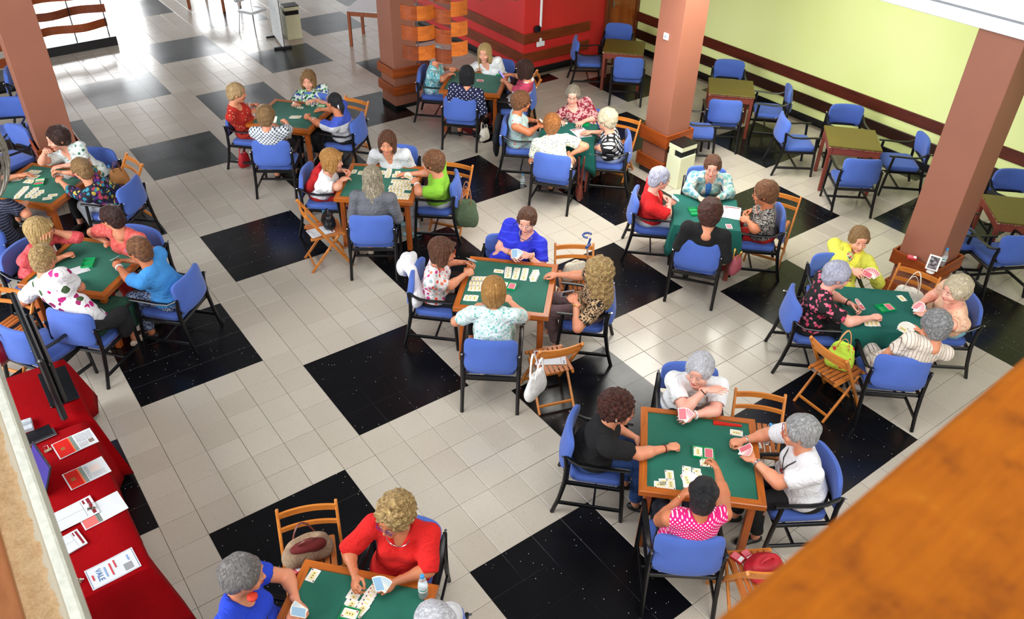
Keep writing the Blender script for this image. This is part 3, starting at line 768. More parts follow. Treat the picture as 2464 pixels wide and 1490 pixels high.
def glasses_me(mat):
    b = MB()
    for s in (-1, 1):
        b.tube([(s * .033 + .0235 * math.cos(a), .106 - .004 * abs(math.cos(a)), .010 + .0165 * math.sin(a)) for a in [2 * math.pi * i / 12 for i in range(13)]], .0019, 5, False)
        b.tube([(s * .0565, .101, .014), (s * .074, .06, .012), (s * .080, -.01, .008)], .0017, 5)
    b.tube([(-.010, .108, .012), (0, .110, .015), (.010, .108, .012)], .0018, 5)
    return b.mesh('glasses', mat, True)
GL = {}
def glasses(c):
    if c not in GL: GL[c] = glasses_me(pm('glasses_%d_%d_%d' % c, c, .25))
    return GL[c]
mshoe = {k: pm('shoe_' + k, v, .5) for k, v in dict(black=(20, 18, 18), beige=(206, 190, 170), white=(230, 230, 228), brown=(120, 78, 52), blue=(150, 196, 206), red=(150, 30, 36)).items()}
def shoe_mesh():
    f = Field((-.07, -.11, -.02), (.07, .20, .12), .0075)
    f.ell((0, -.03, .03), (.034, .055, .036), k=.01).ell((0, .07, .024), (.042, .09, .026), k=.03).plane((0, 0, .004), (0, 0, -1)); return f.mesh()
SHOE = shoe_mesh()
def rotm(f, up=Vector((0, 0, 1))):
    """columns x (right), y (forward), z (up)"""
    y = f.normalized(); x = y.cross(up).normalized(); z = x.cross(y); return Matrix((x, y, z)).transposed()
PEO = []
def person(key, chair_px, deg, head_px, look_px, hands, shirt, label, sleeve='short', neck='round', pants=None, hair='short', hc=None, skin='mid', fat=0.0,
           sc_=1.0, gl=None, shoe='black', face=True, skirt=False, poses=('rest', 'rest'), zh=None, tilt=0.0, chair_label=None, elb=(0.0, 0.0), hem=.16, hs=1.0, hl=None, back=.31):
    f_ = fwd(deg); fat = fat + .05
    if chair_label is not None:
        ch = chair_at(chair_px[0], chair_px[1], deg, B_ + chair_label, back=back)
        seat = Vector(ch.location)
    else: seat = at(chair_px[0], chair_px[1], .80) + f_ * back; seat.z = 0
    hip0 = seat - f_ * .07; Mw = Matrix.Translation(hip0) @ Matrix.Rotation(rzf(deg), 4, 'Z'); Mi = Mw.inverted()
    L = lambda p: Mi @ Vector(p)
    hip = Vector((0, 0, .53)); LT = .46 * sc_
    # height along the sight line at which the torso has its length
    if zh is None:
        best = None
        for i in range(60):
            z = 1.24 - i * .007; p = L(at(head_px[0], head_px[1], z)); nb = p + Vector((0, -.035, -.155))
            e = abs((nb - hip).length - LT) + (0.12 * max(0, .93 - z))
            if best is None or e < best[0]: best = (e, z, p)
        hd = best[2]
    else: hd = L(at(head_px[0], head_px[1], zh))
    lk = L(at(look_px[0], look_px[1], TZ + .05)) if len(look_px) == 2 else L(at(look_px[0], look_px[1], look_px[2]))
    g = lk - hd; g.normalize()
    if g.z < -.13: g.z = -.13; g.normalize()
    Rh = rotm(g)
    if tilt: Rh = Rh @ Matrix.Rotation(R(tilt), 3, 'Y')
    nb = hd + Rh @ Vector((0, -.045, -.085)) + Vector((0, -.012, -.075))
    up = (nb - hip); tl = up.length
    if tl > LT * 1.12: hip = nb - up.normalized() * LT * 1.12; hip.z = max(.50, min(.56, hip.z))
    up = (nb - hip).normalized(); rt_ = Vector((1, 0, 0)); hdx = nb.x - hip.x
    rt_ = (rt_ - up * rt_.dot(up)).normalized(); fw_ = up.cross(rt_)
    tl = (nb - hip).length
    Mt = [list(rt_), list(fw_), list(up)]
    T = lambda x, y, z: hip + rt_ * x + fw_ * y + up * z
    wf = 1.17 + fat * .9
    shw = .187 * sc_ * (1 + fat * .25)
    Sh = [T(-shw, -.0, tl - .055), T(shw, -.0, tl - .055)]     # left(-x), right(+x)
    # arms
    arms = []
    for i in (0, 1):
        hp = hands[i]
        if hp is None:
            s = -1 if i == 0 else 1
            elbow = Sh[i] + Vector((s * .06, .02, -.27)) ; wr = elbow + Vector((-s * .09, .21, -.02)); wr.z = max(wr.z, .66 if wr.y + .0 > .35 else .60)
            hdv = (wr - elbow).normalized(); arms.append((elbow, wr, hdv)); continue
        tz = hp[2] if len(hp) > 2 else TZ + .045
        palm = L(at(hp[0], hp[1], tz))
        hv = palm - Sh[i]; hv.z = 0; hv.normalize(); s = -1 if i == 0 else 1
        hv = (hv + Vector((-s * .35, .25, 0))).normalized()
        wr = palm - hv * .065
        a, b_ = .275 * sc_, .245 * sc_
        d = wr - Sh[i]; D = d.length
        if D > (a + b_) * .985:
            # lean the shoulder forward a little, then stretch
            k_ = (D - (a + b_) * .985); Sh[i] = Sh[i] + d.normalized() * min(k_, .09); d = wr - Sh[i]; D = d.length
            if D > (a + b_) * .985: wr = Sh[i] + d.normalized() * (a + b_) * .985; d = wr - Sh[i]; D = d.length
        u = d.normalized(); c_ = (a * a - b_ * b_ + D * D) / (2 * D); hh = math.sqrt(max(0, a * a - c_ * c_))
        pole = Vector((s * (.75 + elb[i]), -.25, -1.0)); pole = (pole - u * pole.dot(u)).normalized()
        el = Sh[i] + u * c_ + pole * hh
        if el.y > .14 and el.z < TZ + .055 and tz < .85: el.z = TZ + .055
        arms.append((el, wr, hv))
    # -------- skin: neck, chest, arms, shins in one surface
    pts = [hip, nb, *Sh] + [q for a_ in arms for q in a_[:2]]
    lo = [min(p[i] for p in pts) - .26 for i in range(3)]; hi = [max(p[i] for p in pts) + .26 for i in range(3)]
    far = (hip0 - CP).length > 8.6; h = .0135 if far else .011
    arm_r = .049 * (1 + fat * .5)
    B = Field((lo[0], lo[1], max(.40, lo[2])), (hi[0], hi[1], hi[2] - .10), h)
    def torso(F, o):
        F.ell(T(0, .0, .03), (.150 * wf + o, .115 * wf + o, .12 + o), Mt, .05)
        F.ell(T(0, .012 + .02 * fat, .15), (.132 * wf + o, .100 * wf + o, .13 + o), Mt, .06)
        F.ell(T(0, .0, tl - .17), (.158 * (1 + fat * .5) + o, .098 * (1 + fat * .5) + o, .15 + o), Mt, .05)
        for s in (-1, 1): F.ell(T(s * .068, .082, tl - .195), (.062 + fat * .03 + o, .052 + fat * .02 + o, .058 + o), Mt, .04)
        F.cap(T(-.06, -.008, tl - .035), T(.06, -.008, tl - .035), .048 + o, .048 + o, .05)
        for i in (0, 1): F.cap(T((-1, 1)[i] * .05, -.005, tl - .045), Sh[i], .056 + o, .052 + o, .05)
    torso(B, -.004)
    B.cap(nb - up * .05, hd + Rh @ Vector((0, -.030, -.10)), .052 + fat * .01, .047 + fat * .01, .03)
    for i in (0, 1):
        el, wr, hv = arms[i]
        B.cap(Sh[i], el, arm_r * 1.1, arm_r * .92, .03); B.cap(el, wr, arm_r * .92, .0245, .012)
        mid_ = el.lerp(wr, .3); B.cap(el, mid_, arm_r * .9, arm_r * .88, .02)
    V, Q = B.mesh(); Vs = [V]; Qs = [Q]; off = len(V)
    hvt, hq = HEADS[1 if fat > .12 else 0]
    Rn = np.array(Rh, np.float32); Vs.append((hvt * hs * 1.09) @ Rn.T + np.array(hd, np.float32)); Qs.append(hq + off); off += len(hvt)
    for i in (0, 1):
        el, wr, hv = arms[i]; hm, hq = HANDS[poses[i]]
        pose = poses[i]; m_ = hm.copy(); q_ = hq
        if i == 0: m_[:, 0] *= -1; q_ = hq[:, ::-1]
        fa = (wr - el).normalized(); dv = (fa * .6 + hv).normalized()
        zc = Vector((0, 0, 1)); s = -1 if i == 0 else 1
        if pose == 'hold': zc = Vector((s * .75, 0, .6))
        Rm = rotm(dv, zc); Vs.append((m_ * (1.0 if not far else 1.05)) @ np.array(Rm, np.float32).T + np.array(wr, np.float32)); Qs.append(q_ + off); off += len(m_)
    # legs
    kn = []; an = []
    for s in (-1, 1):
        hj = Vector((hip.x + s * .085, .0 + .02, .515)); k_ = Vector((s * (.12 + .02 * fat), .40, .50)); a_ = Vector((s * .11, .36 + .05 * s, .085))
        kn.append((hj, k_)); an.append(a_)
    G = Field((-.27, .24, .03), (.27, .56, .60), .0145 if far else .0125)
    for (hj, k_), a_ in zip(kn, an):
        G.cap(k_ - Vector((0, .03, 0)), k_.lerp(a_, .35), .052, .054 * (1 + fat * .3), .02).cap(k_.lerp(a_, .35), a_, .052, .034, .02).cap(a_, a_ + Vector((0, .01, -.03)), .034, .03, .01)
    V, Q = G.mesh(); Vs.append(V); Qs.append(Q + off)
    t = ob('person', None); t.matrix_world = Mw; t.empty_display_size = .1
    tag(t, label, 'person')
    ob('body', np_mesh('body', np.concatenate(Vs), np.concatenate(Qs), SK[skin]), t); body = bpy.data.objects[[c.name for c in t.children][0]]
    # -------- garment for the upper body
    sl = {'none': .0, 'cap': .32, 'short': .62, 'elbow': .95, 'threeq': 1.35, 'long': 1.85}[sleeve]
    Fs = Field((lo[0] - .02, lo[1] - .02, .40), (hi[0] + .02, hi[1] + .02, hi[2]), .0135 if far else .0115)
    torso(Fs, .011)
    for i in (0, 1):
        el, wr, hv = arms[i]
        if sl <= 0: continue
        if sl <= 1: e_ = Sh[i].lerp(el, sl); Fs.cap(Sh[i], e_, arm_r * 1.15 + .013, arm_r + .022, .03)
        else:
            Fs.cap(Sh[i], el, arm_r * 1.15 + .013, arm_r + .014, .03); Fs.cap(el, el.lerp(wr, min(.95, (sl - 1))), arm_r + .014, .038 if sl < 1.5 else .036, .02)
    if hem > 0:     # blouse falls over the lap
        Fs.ell((hip.x, .06, .54), (.175 * wf, hem, .075 * wf), None, .05)
    # sleeve ends cut square
    for i in (0, 1):
        if 0 < sl <= 1:
            el = arms[i][0]; d = (el - Sh[i]).normalized(); e_ = Sh[i].lerp(el, sl)
            Fs.cap(e_ + d * (arm_r + .03), e_ + d * (arm_r + .09), arm_r + .032, arm_r + .036, 0, True)
    tn = tl
    if neck == 'v': Fs.cap(T(0, .03, tn + .02), T(0, .145, tn - .15), .070, .012, .01, True); Fs.cap(nb + up * .03 + fw_ * .02, nb + up * .12, .062, .075, .01, True)
    elif neck == 'wide': Fs.cap(T(0, .05, tn + .035), T(0, .10, tn - .04), .078, .066, .015, True); Fs.ell(nb + up * .035 + fw_ * .03, (.085, .055, .035), Mt, .01, True)
    elif neck == 'round': Fs.cap(T(0, .045, tn + .045), T(0, .085, tn + .0), .060, .055, .012, True)
    if neck != 'high': Fs.cap(nb + up * .03, nb + up * .13, .054, .070, .012, True)
    if sleeve == 'none':
        for i in (0, 1): s = (-1, 1)[i]; Fs.ell(Sh[i] + rt_ * (s * .055), (.055, .085, .10), Mt, .012, True)
    Fs.wob(.0045, 34, len(key) + len(label) % 7)
    V, Q = Fs.mesh(); ob('blouse', np_mesh('blouse', V, Q, shirt), t)
    # -------- trousers or skirt
    pants = pants or pm('trousers_black', (16, 16, 20), .85)
    Fp = Field((-.30, -.20, .03 if not skirt else .16), (.30, .57, .68), .0155 if far else .0135)
    Fp.ell((hip.x, .0, .50), (.170 * wf, .135 * wf, .105), None, .04)
    for (hj, k_), a_ in zip(kn, an):
        Fp.cap(hj, k_, .087 * (1 + .5 * fat), .070, .04)
        if skirt: Fp.cap(k_, k_.lerp(a_, .5), .075, .085, .08)
        else: Fp.cap(k_, k_.lerp(a_, .85), .068, .056, .03)
    if skirt: Fp.cap((0, .1, .5), (0, .40, .48), .09, .07, .06); Fp.cap((0, .40, .48), (0, .40, .25), .08, .08, .06)
    Fp.plane((0, 0, .44 if False else (.13 if not skirt else .24)), (0, 0, -1)); Fp.wob(.003, 30, 2)
    V, Q = Fp.mesh(); ob('skirt' if skirt else 'trousers', np_mesh('trousers', V, Q, pants), t)
    for s, a_ in zip((-1, 1), an):
        o = ob('shoe', np_mesh('shoe', SHOE[0], SHOE[1], mshoe[shoe]) if ('shoe', shoe) not in HAIR else HAIR[('shoe', shoe)], t, (a_.x, a_.y + .02, 0), R(-8 * s)); HAIR[('shoe', shoe)] = o.data
    # -------- hair and face
    hs = hs * 1.09
    Mh = Matrix.Translation(hd) @ Rh.to_4x4() @ Matrix.Scale(hs, 4)
    if hair not in HAIR: HAIR[hair] = hair_mesh(hair)
    hk = (hair, hc.name)
    if hk not in HAIR: HAIR[hk] = np_mesh('hair', HAIR[hair][0], HAIR[hair][1], hc)
    o = ob('hair', HAIR[hk], t); o.matrix_parent_inverse = Matrix(); o.matrix_local = Mh
    if hl: o['label'] = hl
    if face:
        for s in (-1, 1):
            e_ = ob('eye', EYE, body); e_.matrix_local = Mh @ Matrix.Translation((s * .031, .0895, .0105)) @ Matrix.Rotation(R(-9 * s), 4, 'Z')
            e_ = ob('eyebrow', BROWS[1 if hc.name in ('hair_white', 'hair_silver', 'hair_grey') else 0], body); e_.matrix_local = Mh @ Matrix.Translation((s * .031, .0955, .0310)) @ (Matrix.Diagonal((s, 1, 1, 1)))
        o = ob('lips', LIP, body); o.matrix_local = Mh
    if gl: o = ob('glasses', glasses(gl), t); o.matrix_local = Mh
    P = dict(root=t, Mw=Mw, arms=arms, Sh=Sh, hd=hd, Rh=Rh, T=T, tl=tl, nb=nb, seat=seat, f=f_)
    PPL[key] = P; return P
PPL = {}
H_ = dict(streak=hairmat('streak', (96, 84, 68), (214, 200, 172)),
    white=hairmat('white', (196, 196, 206), (236, 236, 242)), silver=hairmat('silver', (128, 128, 130), (206, 206, 206)), grey=hairmat('grey', (84, 80, 80), (160, 156, 154)),
    greycurl=hairmat('greycurl', (96, 96, 98), (176, 176, 178), True), blond=hairmat('blond', (176, 136, 78), (226, 196, 136)), gold=hairmat('gold', (170, 112, 52), (216, 164, 92)),
    blondcurl=hairmat('blondcurl', (112, 78, 42), (220, 186, 122), True), dirty=hairmat('dirty', (120, 86, 50), (178, 140, 92)), brown=hairmat('brown', (74, 42, 26), (122, 76, 50)),
    dark=hairmat('dark', (36, 18, 14), (74, 40, 30)), darkcurl=hairmat('darkcurl', (34, 12, 8), (92, 42, 28), True), black=hairmat('black', (10, 10, 14), (34, 34, 42)), ash=hairmat('ash', (92, 84, 74), (186, 174, 154)),
    copper=hairmat('copper', (132, 72, 26), (196, 126, 60), True), cream=hairmat('cream', (196, 176, 136), (238, 226, 200)), lav=hairmat('lavender', (168, 168, 200), (222, 222, 238)), chest=hairmat('chestnut', (84, 48, 22), (146, 96, 58), True), shortgold=hairmat('shortgold', (168, 130, 84), (222, 190, 140)))
K = lambda nm, col, r_=.85, **k: cloth(nm, col, .06)
blk = K('black_jersey', (11, 11, 14), .9)
person('D1', (1358, 1012), -46, (1490, 985), (1640, 1090), [None, (1625, 1073)], blk, 'dark-curled woman in black T-shirt and jeans, one fist on the felt', pants=cloth('denim', (44, 78, 140), .35), hair='curly', hc=H_['darkcurl'], fat=.22, gl=(30, 30, 34), poses=('rest', 'fist'), elb=(0, .3), chair_label='of the woman in black T-shirt and jeans at lower right', neck='round')
person('D2', (1662, 866), 226, (1682, 893), (1600, 1080), [(1652, 1008, .77), (1716, 946, .96)], floral('tee_white_green', (230, 232, 234), [(226, 228, 232), (230, 232, 236), (236, 238, 240)], 6, .3), 'white-haired woman in a white T-shirt pointing across herself', hair='wave', hc=H_['white'], skin='pink', fat=.12, poses=('hold', 'flat'), elb=(.3, .9), chair_label='of the white-haired woman in white T-shirt who points', neck='round')
person('D3', (2022, 1106), 148, (1922, 1040), (1720, 1090), [(1795, 1098, .79), (1768, 1063, .76)], K('tee_white', (232, 232, 236), .85), 'silver-haired woman in plain white T-shirt with a black lanyard, facing left by the wooden beam', pants=blk, hair='wave', hc=H_['silver'], skin='mid', fat=.30, gl=(150, 20, 30), poses=('hold', 'fist'), elb=(.5, .3), chair_label='of the silver-haired woman with a lanyard, next to the beam', neck='round')
person('D4', (1668, 1314), 51, (1692, 1190), (1690, 1080), [(1652, 1180, .80), (1716, 1098, .78)], dots('pink_dots', (226, 12, 120), (248, 226, 236), 46, .26), 'black-haired woman in a pink white-dotted top, seen from behind, reaching out', sleeve='none', hair='crop', hc=H_['black'], skin='tan', fat=.05, poses=('hold', 'hold'), chair_label='of the woman in pink with white dots', neck='round', face=False, pants=K('dark_jeans', (28, 30, 44), .85), hem=0)
person('C1', (985, 642), -45, (1066, 606), (1190, 690), [(1131, 633, .80), (1131, 655, .78)], floral('coral_flowers', (226, 220, 222), [(222, 84, 62), (196, 60, 128), (226, 120, 90), (150, 176, 178)], 24, .42), 'brown-bobbed woman in a coral and pink flowered blouse, her chair draped with a white jacket', hair='bob', hc=H_['brown'], gl=(226, 90, 50), poses=('hold', 'hold'), chair_label='with a white jacket hanging over its back')
person('C2', (1225, 560), 225, (1268, 532), (1245, 640), [(1263, 620, .78), (1237, 618, .78)], stripes('royal_blue', (34, 44, 200), (52, 64, 216), 14, .2, 2), 'woman in a royal blue blouse and necklace facing us, holding a fan of pale cards', hair='short', hc=H_['brown'], skin='pink', gl=(196, 190, 190), poses=('hold', 'hold'), neck='v', fat=.04, chair_label='of the woman in royal blue, only its left edge showing')
person('C3', (1484, 690), 136, (1436, 655), (1330, 690), [(1372, 722, .78), (1328, 660, .75)], blotch('leopard_tan', [(0, (22, 16, 12)), (.44, (24, 18, 14)), (.47, (196, 160, 118)), (.56, (206, 172, 130)), (.60, (28, 20, 16))], 22, 1.5), 'woman with long curly blond hair and an animal-print blouse holding a small framed screen', hair='longcurly', hc=H_['blondcurl'], fat=.10, gl=(40, 30, 30), poses=('hold', 'rest'), pants=K('taupe_trousers', (120, 96, 98), .85), shoe='beige', neck='wide', chair_label='of the woman with long curly blond hair')
person('C4', (1180, 832), 51, (1188, 700), (1190, 660), [(1150, 735, .78), (1222, 716, .80)], floral('mint_print', (214, 226, 226), [(110, 190, 180), (206, 222, 222), (176, 214, 210), (214, 226, 226)], 46, .5), 'woman in a white blouse with mint green print seen from behind, straight light-brown bob', hair='bob', hc=H_['gold'], face=False, chair_label='of the woman in mint green print, nearest at the central table', elb=(.5, .7), pants=floral('mint_skirt', (206, 216, 206), [(120, 186, 160), (206, 214, 200)], 40, .5), skirt=True, shoe='beige')
person('A1', (520, 1462), -46, (588, 1385), (760, 1450), [(732, 1462, .78), (716, 1488, .77)], K('blue_top', (30, 66, 206), .85), 'grey-haired woman in a bright blue top with a red flower, at the bottom edge', hair='wave', hc=H_['grey'], skin='mid', fat=.05, poses=('hold', 'hold'), neck='wide', sleeve='cap', elb=(.9, .2), chair_label='of the grey-haired woman in bright blue')
person('A2', (985, 1228), 226, (948, 1246), (890, 1420), [(930, 1415, .77), (852, 1408, .78)], K('red_blouse', (214, 20, 16), .85), 'curly blond woman in a scarlet V-necked dress and purple glasses holding cards', hair='curly', hc=H_['blondcurl'], skin='tan', gl=(60, 40, 120), poses=('hold', 'hold'), neck='v', sleeve='elbow', pants=K('red_blouse', (214, 20, 16)), fat=.06, chair_label='of the curly blond woman in scarlet', elb=(.3, .3))
person('A3', (1120, 1540), 134, (1042, 1500), (880, 1450), [None, None], K('grey_top', (200, 200, 204), .85), 'woman at the bottom edge of whom only the white hair shows', hair='wave', hc=H_['white'], skin='fair', chair_label='at the bottom edge, hidden below the white-haired head')
person('H1', (1897, 708), -43, (2016, 664), (2110, 750), [(2062, 738, .78), (2112, 762, .76)], floral('black_pink', (16, 12, 16), [(196, 62, 96), (14, 10, 14), (214, 106, 132), (16, 12, 16)], 26, .5), 'white-haired woman in a black blouse with pink roses, stretching her arm over the cloth', hair='wave', hc=H_['lav'], skin='pink', gl=(40, 20, 20), poses=('hold', 'fist'), fat=.12, elb=(.1, .5), chair_label='of the woman in black with pink roses')
person('H2', (2010, 606), 227, (2066, 577), (2080, 670), [(2096, 664, .78), (2064, 658, .80)], K('yellow_cardigan', (222, 222, 86), .85), 'woman in a yellow cardigan and scarf holding a wide fan of cards', hair='short', hc=H_['dirty'], skin='fair', poses=('hold', 'hold'), sleeve='long', neck='v', chair_label='of the woman in the yellow cardigan', pants=floral('green_print', (96, 112, 84), [(60, 84, 60), (170, 176, 120)], 30))
person('H3', (2362, 720), 140, (2298, 700), (2200, 770), [(2212, 752, .77), (2206, 730, .78)], floral('peach_lace', (222, 178, 148), [(214, 166, 136), (226, 186, 158)], 30), 'cream-haired woman in a peach blouse at right, looking down at her cards', hair='puff', hc=H_['cream'], skin='pink', poses=('hold', 'hold'), fat=.22, sleeve='cap', neck='v', pants=K('sky_skirt', (132, 186, 206)), chair_label='of the cream-haired woman in peach')
person('H4', (2186, 872), 48, (2248, 782), (2170, 800), [(2178, 806, .78), (2206, 792, .78)], stripes('beige_stripes', (222, 210, 196), (128, 104, 94), 34, .13, 0), 'grey-curled woman in a beige striped blouse, back to us, holding white cards', hair='puff', hc=H_['greycurl'], poses=('hold', 'hold'), face=False, fat=.12, chair_label='of the woman in beige stripes, nearest at the right-hand cloth table', pants=stripes('beige_stripes_low', (226, 216, 204), (120, 100, 92), 30, .18, 0), shoe='white')
person('R1', (1518, 462), -44, (1588, 430), (1670, 490), [(1608, 478, .82), (1622, 488, .82)], K('red_knit', (206, 16, 20), .85), 'white-haired woman in a red knitted top holding cards, left of the litter bin', hair='short', hc=H_['lav'], skin='pink', poses=('hold', 'hold'), neck='v', pants=K('white_trousers', (196, 200, 210)), sleeve='elbow', fat=.06, chair_label='of the white-haired woman in red')
person('R2', (1702, 398), 226, (1714, 402), (1700, 490), [(1722, 482, .76), (1690, 482, .76)], floral('teal_jacket', (150, 186, 182), [(90, 150, 168), (196, 206, 196), (120, 170, 160), (214, 206, 196)], 22, .6), 'woman in pale teal patterned jacket over blue shirt, beside the litter bin', hair='short', hc=H_['brown'], skin='pink', gl=(190, 150, 140), poses=('rest', 'rest'), sleeve='long', neck='v', chair_label='of the woman in the pale teal jacket')
person('R3', (1896, 508), 136, (1838, 466), (1750, 520), [(1788, 528, .77), (1796, 508, .77)], blotch('leopard_grey', [(0, (18, 18, 20)), (.46, (30, 28, 28)), (.49, (176, 168, 160)), (.55, (196, 188, 180)), (.58, (24, 22, 22))], 50, .8), 'brown-haired woman in black and white leopard print and red trousers with black glasses', hair='puff', hc=H_['chest'], skin='tan', gl=(16, 16, 18), poses=('hold', 'hold'), pants=K('red_trousers', (178, 24, 20)), shoe='red', fat=.10, chair_label='of the woman in leopard print and red trousers')
person('R4', (1682, 588), 36, (1708, 512), (1700, 470), [None, None], K('black_blouse', (10, 10, 12), .9), 'woman all in black with reddish-brown hair, seen from behind at the green cloth', hair='puff', hc=H_['darkcurl'], face=False, sleeve='long', fat=.14, hs=1.12, chair_label='of the woman all in black seen from behind')
person('P1', (1206, 285), -42, (1256, 246), (1340, 300), [(1298, 293, .78), (1304, 302, .78)], floral('pale_blue_flowers', (176, 202, 202), [(206, 110, 90), (176, 202, 202), (196, 190, 120), (186, 210, 210)], 22, .3), 'brown-curled woman in a pale blue sleeveless flowered dress, a black jacket on her chair', sleeve='none', hair='puff', hc=H_['chest'], skin='tan', gl=(50, 40, 40), poses=('hold', 'hold'), fat=.12, pants=floral('pale_blue_skirt', (176, 202, 202), [(206, 110, 90), (176, 202, 202)], 22, .3), skirt=True, chair_label='with a black jacket hung on it')
person('P2', (1418, 258), 226, (1378, 230), (1370, 310), [(1400, 296, .76), (1345, 296, .76)], blotch('maroon_print', [(0, (196, 150, 150)), (.47, (206, 166, 160)), (.5, (128, 22, 46)), (.6, (136, 30, 52))], 24, 1), 'grey-haired woman with glasses in a maroon and cream printed blouse', hair='short', hc=H_['ash'], skin='pink', gl=(40, 36, 40), poses=('rest', 'rest'), sleeve='elbow', neck='wide', chair_label='of the woman in maroon print')
person('P3', (1523, 325), 136, (1458, 288), (1400, 330), [(1424, 352, .66), (1412, 317, .76)], dots('white_dots', (12, 12, 16), (232, 232, 236), 17, .34), 'cream-blond woman in a black top with big white dots, beside the middle column', hair='puff', hc=H_['cream'], skin='fair', gl=(160, 120, 80), poses=('rest', 'rest'), fat=.08, chair_label='of the woman in white dots on black', pants=K('pale_jeans', (150, 166, 206)), sleeve='elbow')
person('P4', (1326, 378), 37, (1328, 300), (1330, 260), [None, (1378, 378, .62)], floral('cream_leaf_print', (226, 228, 216), [(150, 160, 110), (226, 228, 216), (90, 100, 90), (206, 200, 140)], 44, .38), 'copper-haired woman in a cream blouse with small leaf print, seen from behind', hair='puff', hc=H_['copper'], face=False, fat=.10, chair_label='of the copper-haired woman, nearest at the middle cloth table', pants=K('cream_trousers', (196, 190, 170)))
person('G1', (1004, 163), -44, (1056, 133), (1120, 190), [(1090, 165, .82), (1086, 178, .77)], blotch('turquoise_print', [(0, (90, 176, 190)), (.42, (110, 190, 200)), (.48, (206, 226, 226)), (.56, (70, 160, 178))], 16, 1), 'woman in a turquoise print suit whose head is half hidden by the slatted wood screen', hair='short', hc=H_['silver'], poses=('fist', 'rest'), pants=blotch('turquoise_trousers', [(0, (60, 130, 150)), (.42, (100, 160, 180)), (.5, (186, 206, 214)), (.6, (80, 130, 150))], 14, 1), chair_label='of the woman in turquoise by the banded column')
person('G2', (1205, 140), 225, (1166, 128), (1140, 200), [(1166, 166, .75), (1146, 164, .75)], bands('white_green_top', [(0, (226, 228, 230)), (.8, (226, 228, 230))]), 'long-haired blond woman in a white and green top leaning on the farthest table', hair='long', hc=H_['blond'], skin='fair', poses=('rest', 'rest'), neck='v', chair_label='of the long-haired blond woman at the farthest table', elb=(.6, .6))
person('G3', (1290, 205), 135, (1262, 168), (1190, 200), [(1210, 192, .80), (1222, 178, .78)], bands('white_pink_top', [(0, (226, 228, 226)), (.78, (186, 60, 92)), (.93, (228, 230, 226))]), 'dark-bobbed woman in a white and raspberry top looking at a phone', hair='bob', hc=H_['dark'], poses=('hold', 'rest'), chair_label='of the woman in white and raspberry')
person('G4', (1104, 240), 45, (1123, 182), (1130, 130), [None, None], dots('navy_print', (16, 22, 64), (196, 200, 216), 22, .20, .3), 'black-haired woman in a navy blouse with pale motifs, seen from behind at the farthest table', hair='bob', hc=H_['black'], face=False, sleeve='threeq', chair_label='of the woman in navy with pale motifs')
person('F1', (720, 405), -40, (800, 387), (880, 440), [(836, 412, .80), (832, 432, .77)], bands('white_tee_band', [(0, (226, 228, 232)), (.9, (226, 228, 232))]), 'woman with a golden blond bob in a white T-shirt and red vest', hair='bob', hc=H_['gold'], skin='fair', poses=('hold', 'rest'), pants=K('red_trousers', (178, 24, 20)), shoe='beige', chair_label='of the woman in the red vest')
person('F2', (962, 345), 230, (932, 345), (925, 430), [(940, 385, .76), (928, 380, .78)], K('white_knit', (228, 230, 234), .9), 'woman in a loose white jacket facing us, dark-brown bob, looking at her cards', hair='bob', hc=H_['brown'], skin='mid', poses=('hold', 'hold'), sleeve='threeq', neck='v', fat=.12, elb=(.4, .4), chair_label='of the woman in the loose white jacket')
person('F3', (1108, 425), 140, (1040, 392), (960, 440), [(994, 436, .80), (976, 418, .76)], K('lime_blouse', (134, 196, 50), .85), 'woman in a lime green blouse and white trousers laying cards', hair='puff', hc=H_['chest'], skin='mid', poses=('hold', 'flat'), pants=K('white_trousers', (196, 200, 210)), shoe='blue', fat=.10, chair_label='of the woman in lime green')
person('F4', (889, 528), 55, (896, 428), (900, 400), [None, None], K('grey_knit', (104, 106, 114), .9), 'woman in a grey sweater with long ash-blond hair, seen from behind', hair='long', hc=H_['streak'], face=False, sleeve='long', fat=.05, chair_label='of the woman in the grey sweater', pants=blk, shoe='beige')
person('E1', (548, 262), -46, (570, 224), (640, 280), [(618, 252, .82), (612, 268, .77)], floral('red_print', (176, 34, 22), [(226, 160, 130), (170, 30, 20), (180, 38, 24), (172, 32, 20), (184, 40, 26)], 40, .35), 'short-haired blond woman in a red dress with small pale print', hair='short', hc=H_['shortgold'], skin='mid', poses=('hold', 'hold'), sleeve='elbow', pants=MC.get('x') or K('red_dress', (168, 36, 24)), skirt=True, neck='wide', chair_label='of the woman in the red printed dress')
person('E2', (770, 222), 222, (742, 194), (725, 260), [(752, 245, .76), (710, 254, .74)], floral('green_blue_leaves', (206, 216, 206), [(50, 130, 70), (50, 70, 150), (120, 180, 120), (20, 50, 50)], 26, .55), 'woman in a green and blue leaf-print blouse, one hand flat on the felt', hair='bob', hc=H_['dirty'], skin='fair', poses=('rest', 'flat'), neck='v', chair_label='of the woman in leaf print')
person('E3', (872, 282), 132, (804, 246), (730, 270), [(737, 280, .76), (768, 262, .76)], bands('blue_white_band', [(0, (206, 208, 214)), (.44, (60, 84, 176)), (.47, (206, 208, 214)), (.80, (60, 84, 186))]), 'black-haired woman with a hair clip in a blue and white block top', hair='bun', hc=H_['black'], skin='tan', poses=('hold', 'rest'), fat=.10, chair_label='of the woman in the blue and white block top')
person('E4', (646, 345), 55, (640, 280), (690, 240), [(655, 300, .76), (688, 292, .80)], dots('lattice_print', (44, 66, 92), (222, 226, 230), 30, .46), 'woman in a dark blue and white lattice-print blouse, seen from behind', hair='puff', hc=H_['dirty'], face=False, sleeve='elbow', poses=('rest', 'hold'), chair_label='of the woman in lattice print', fat=.06)
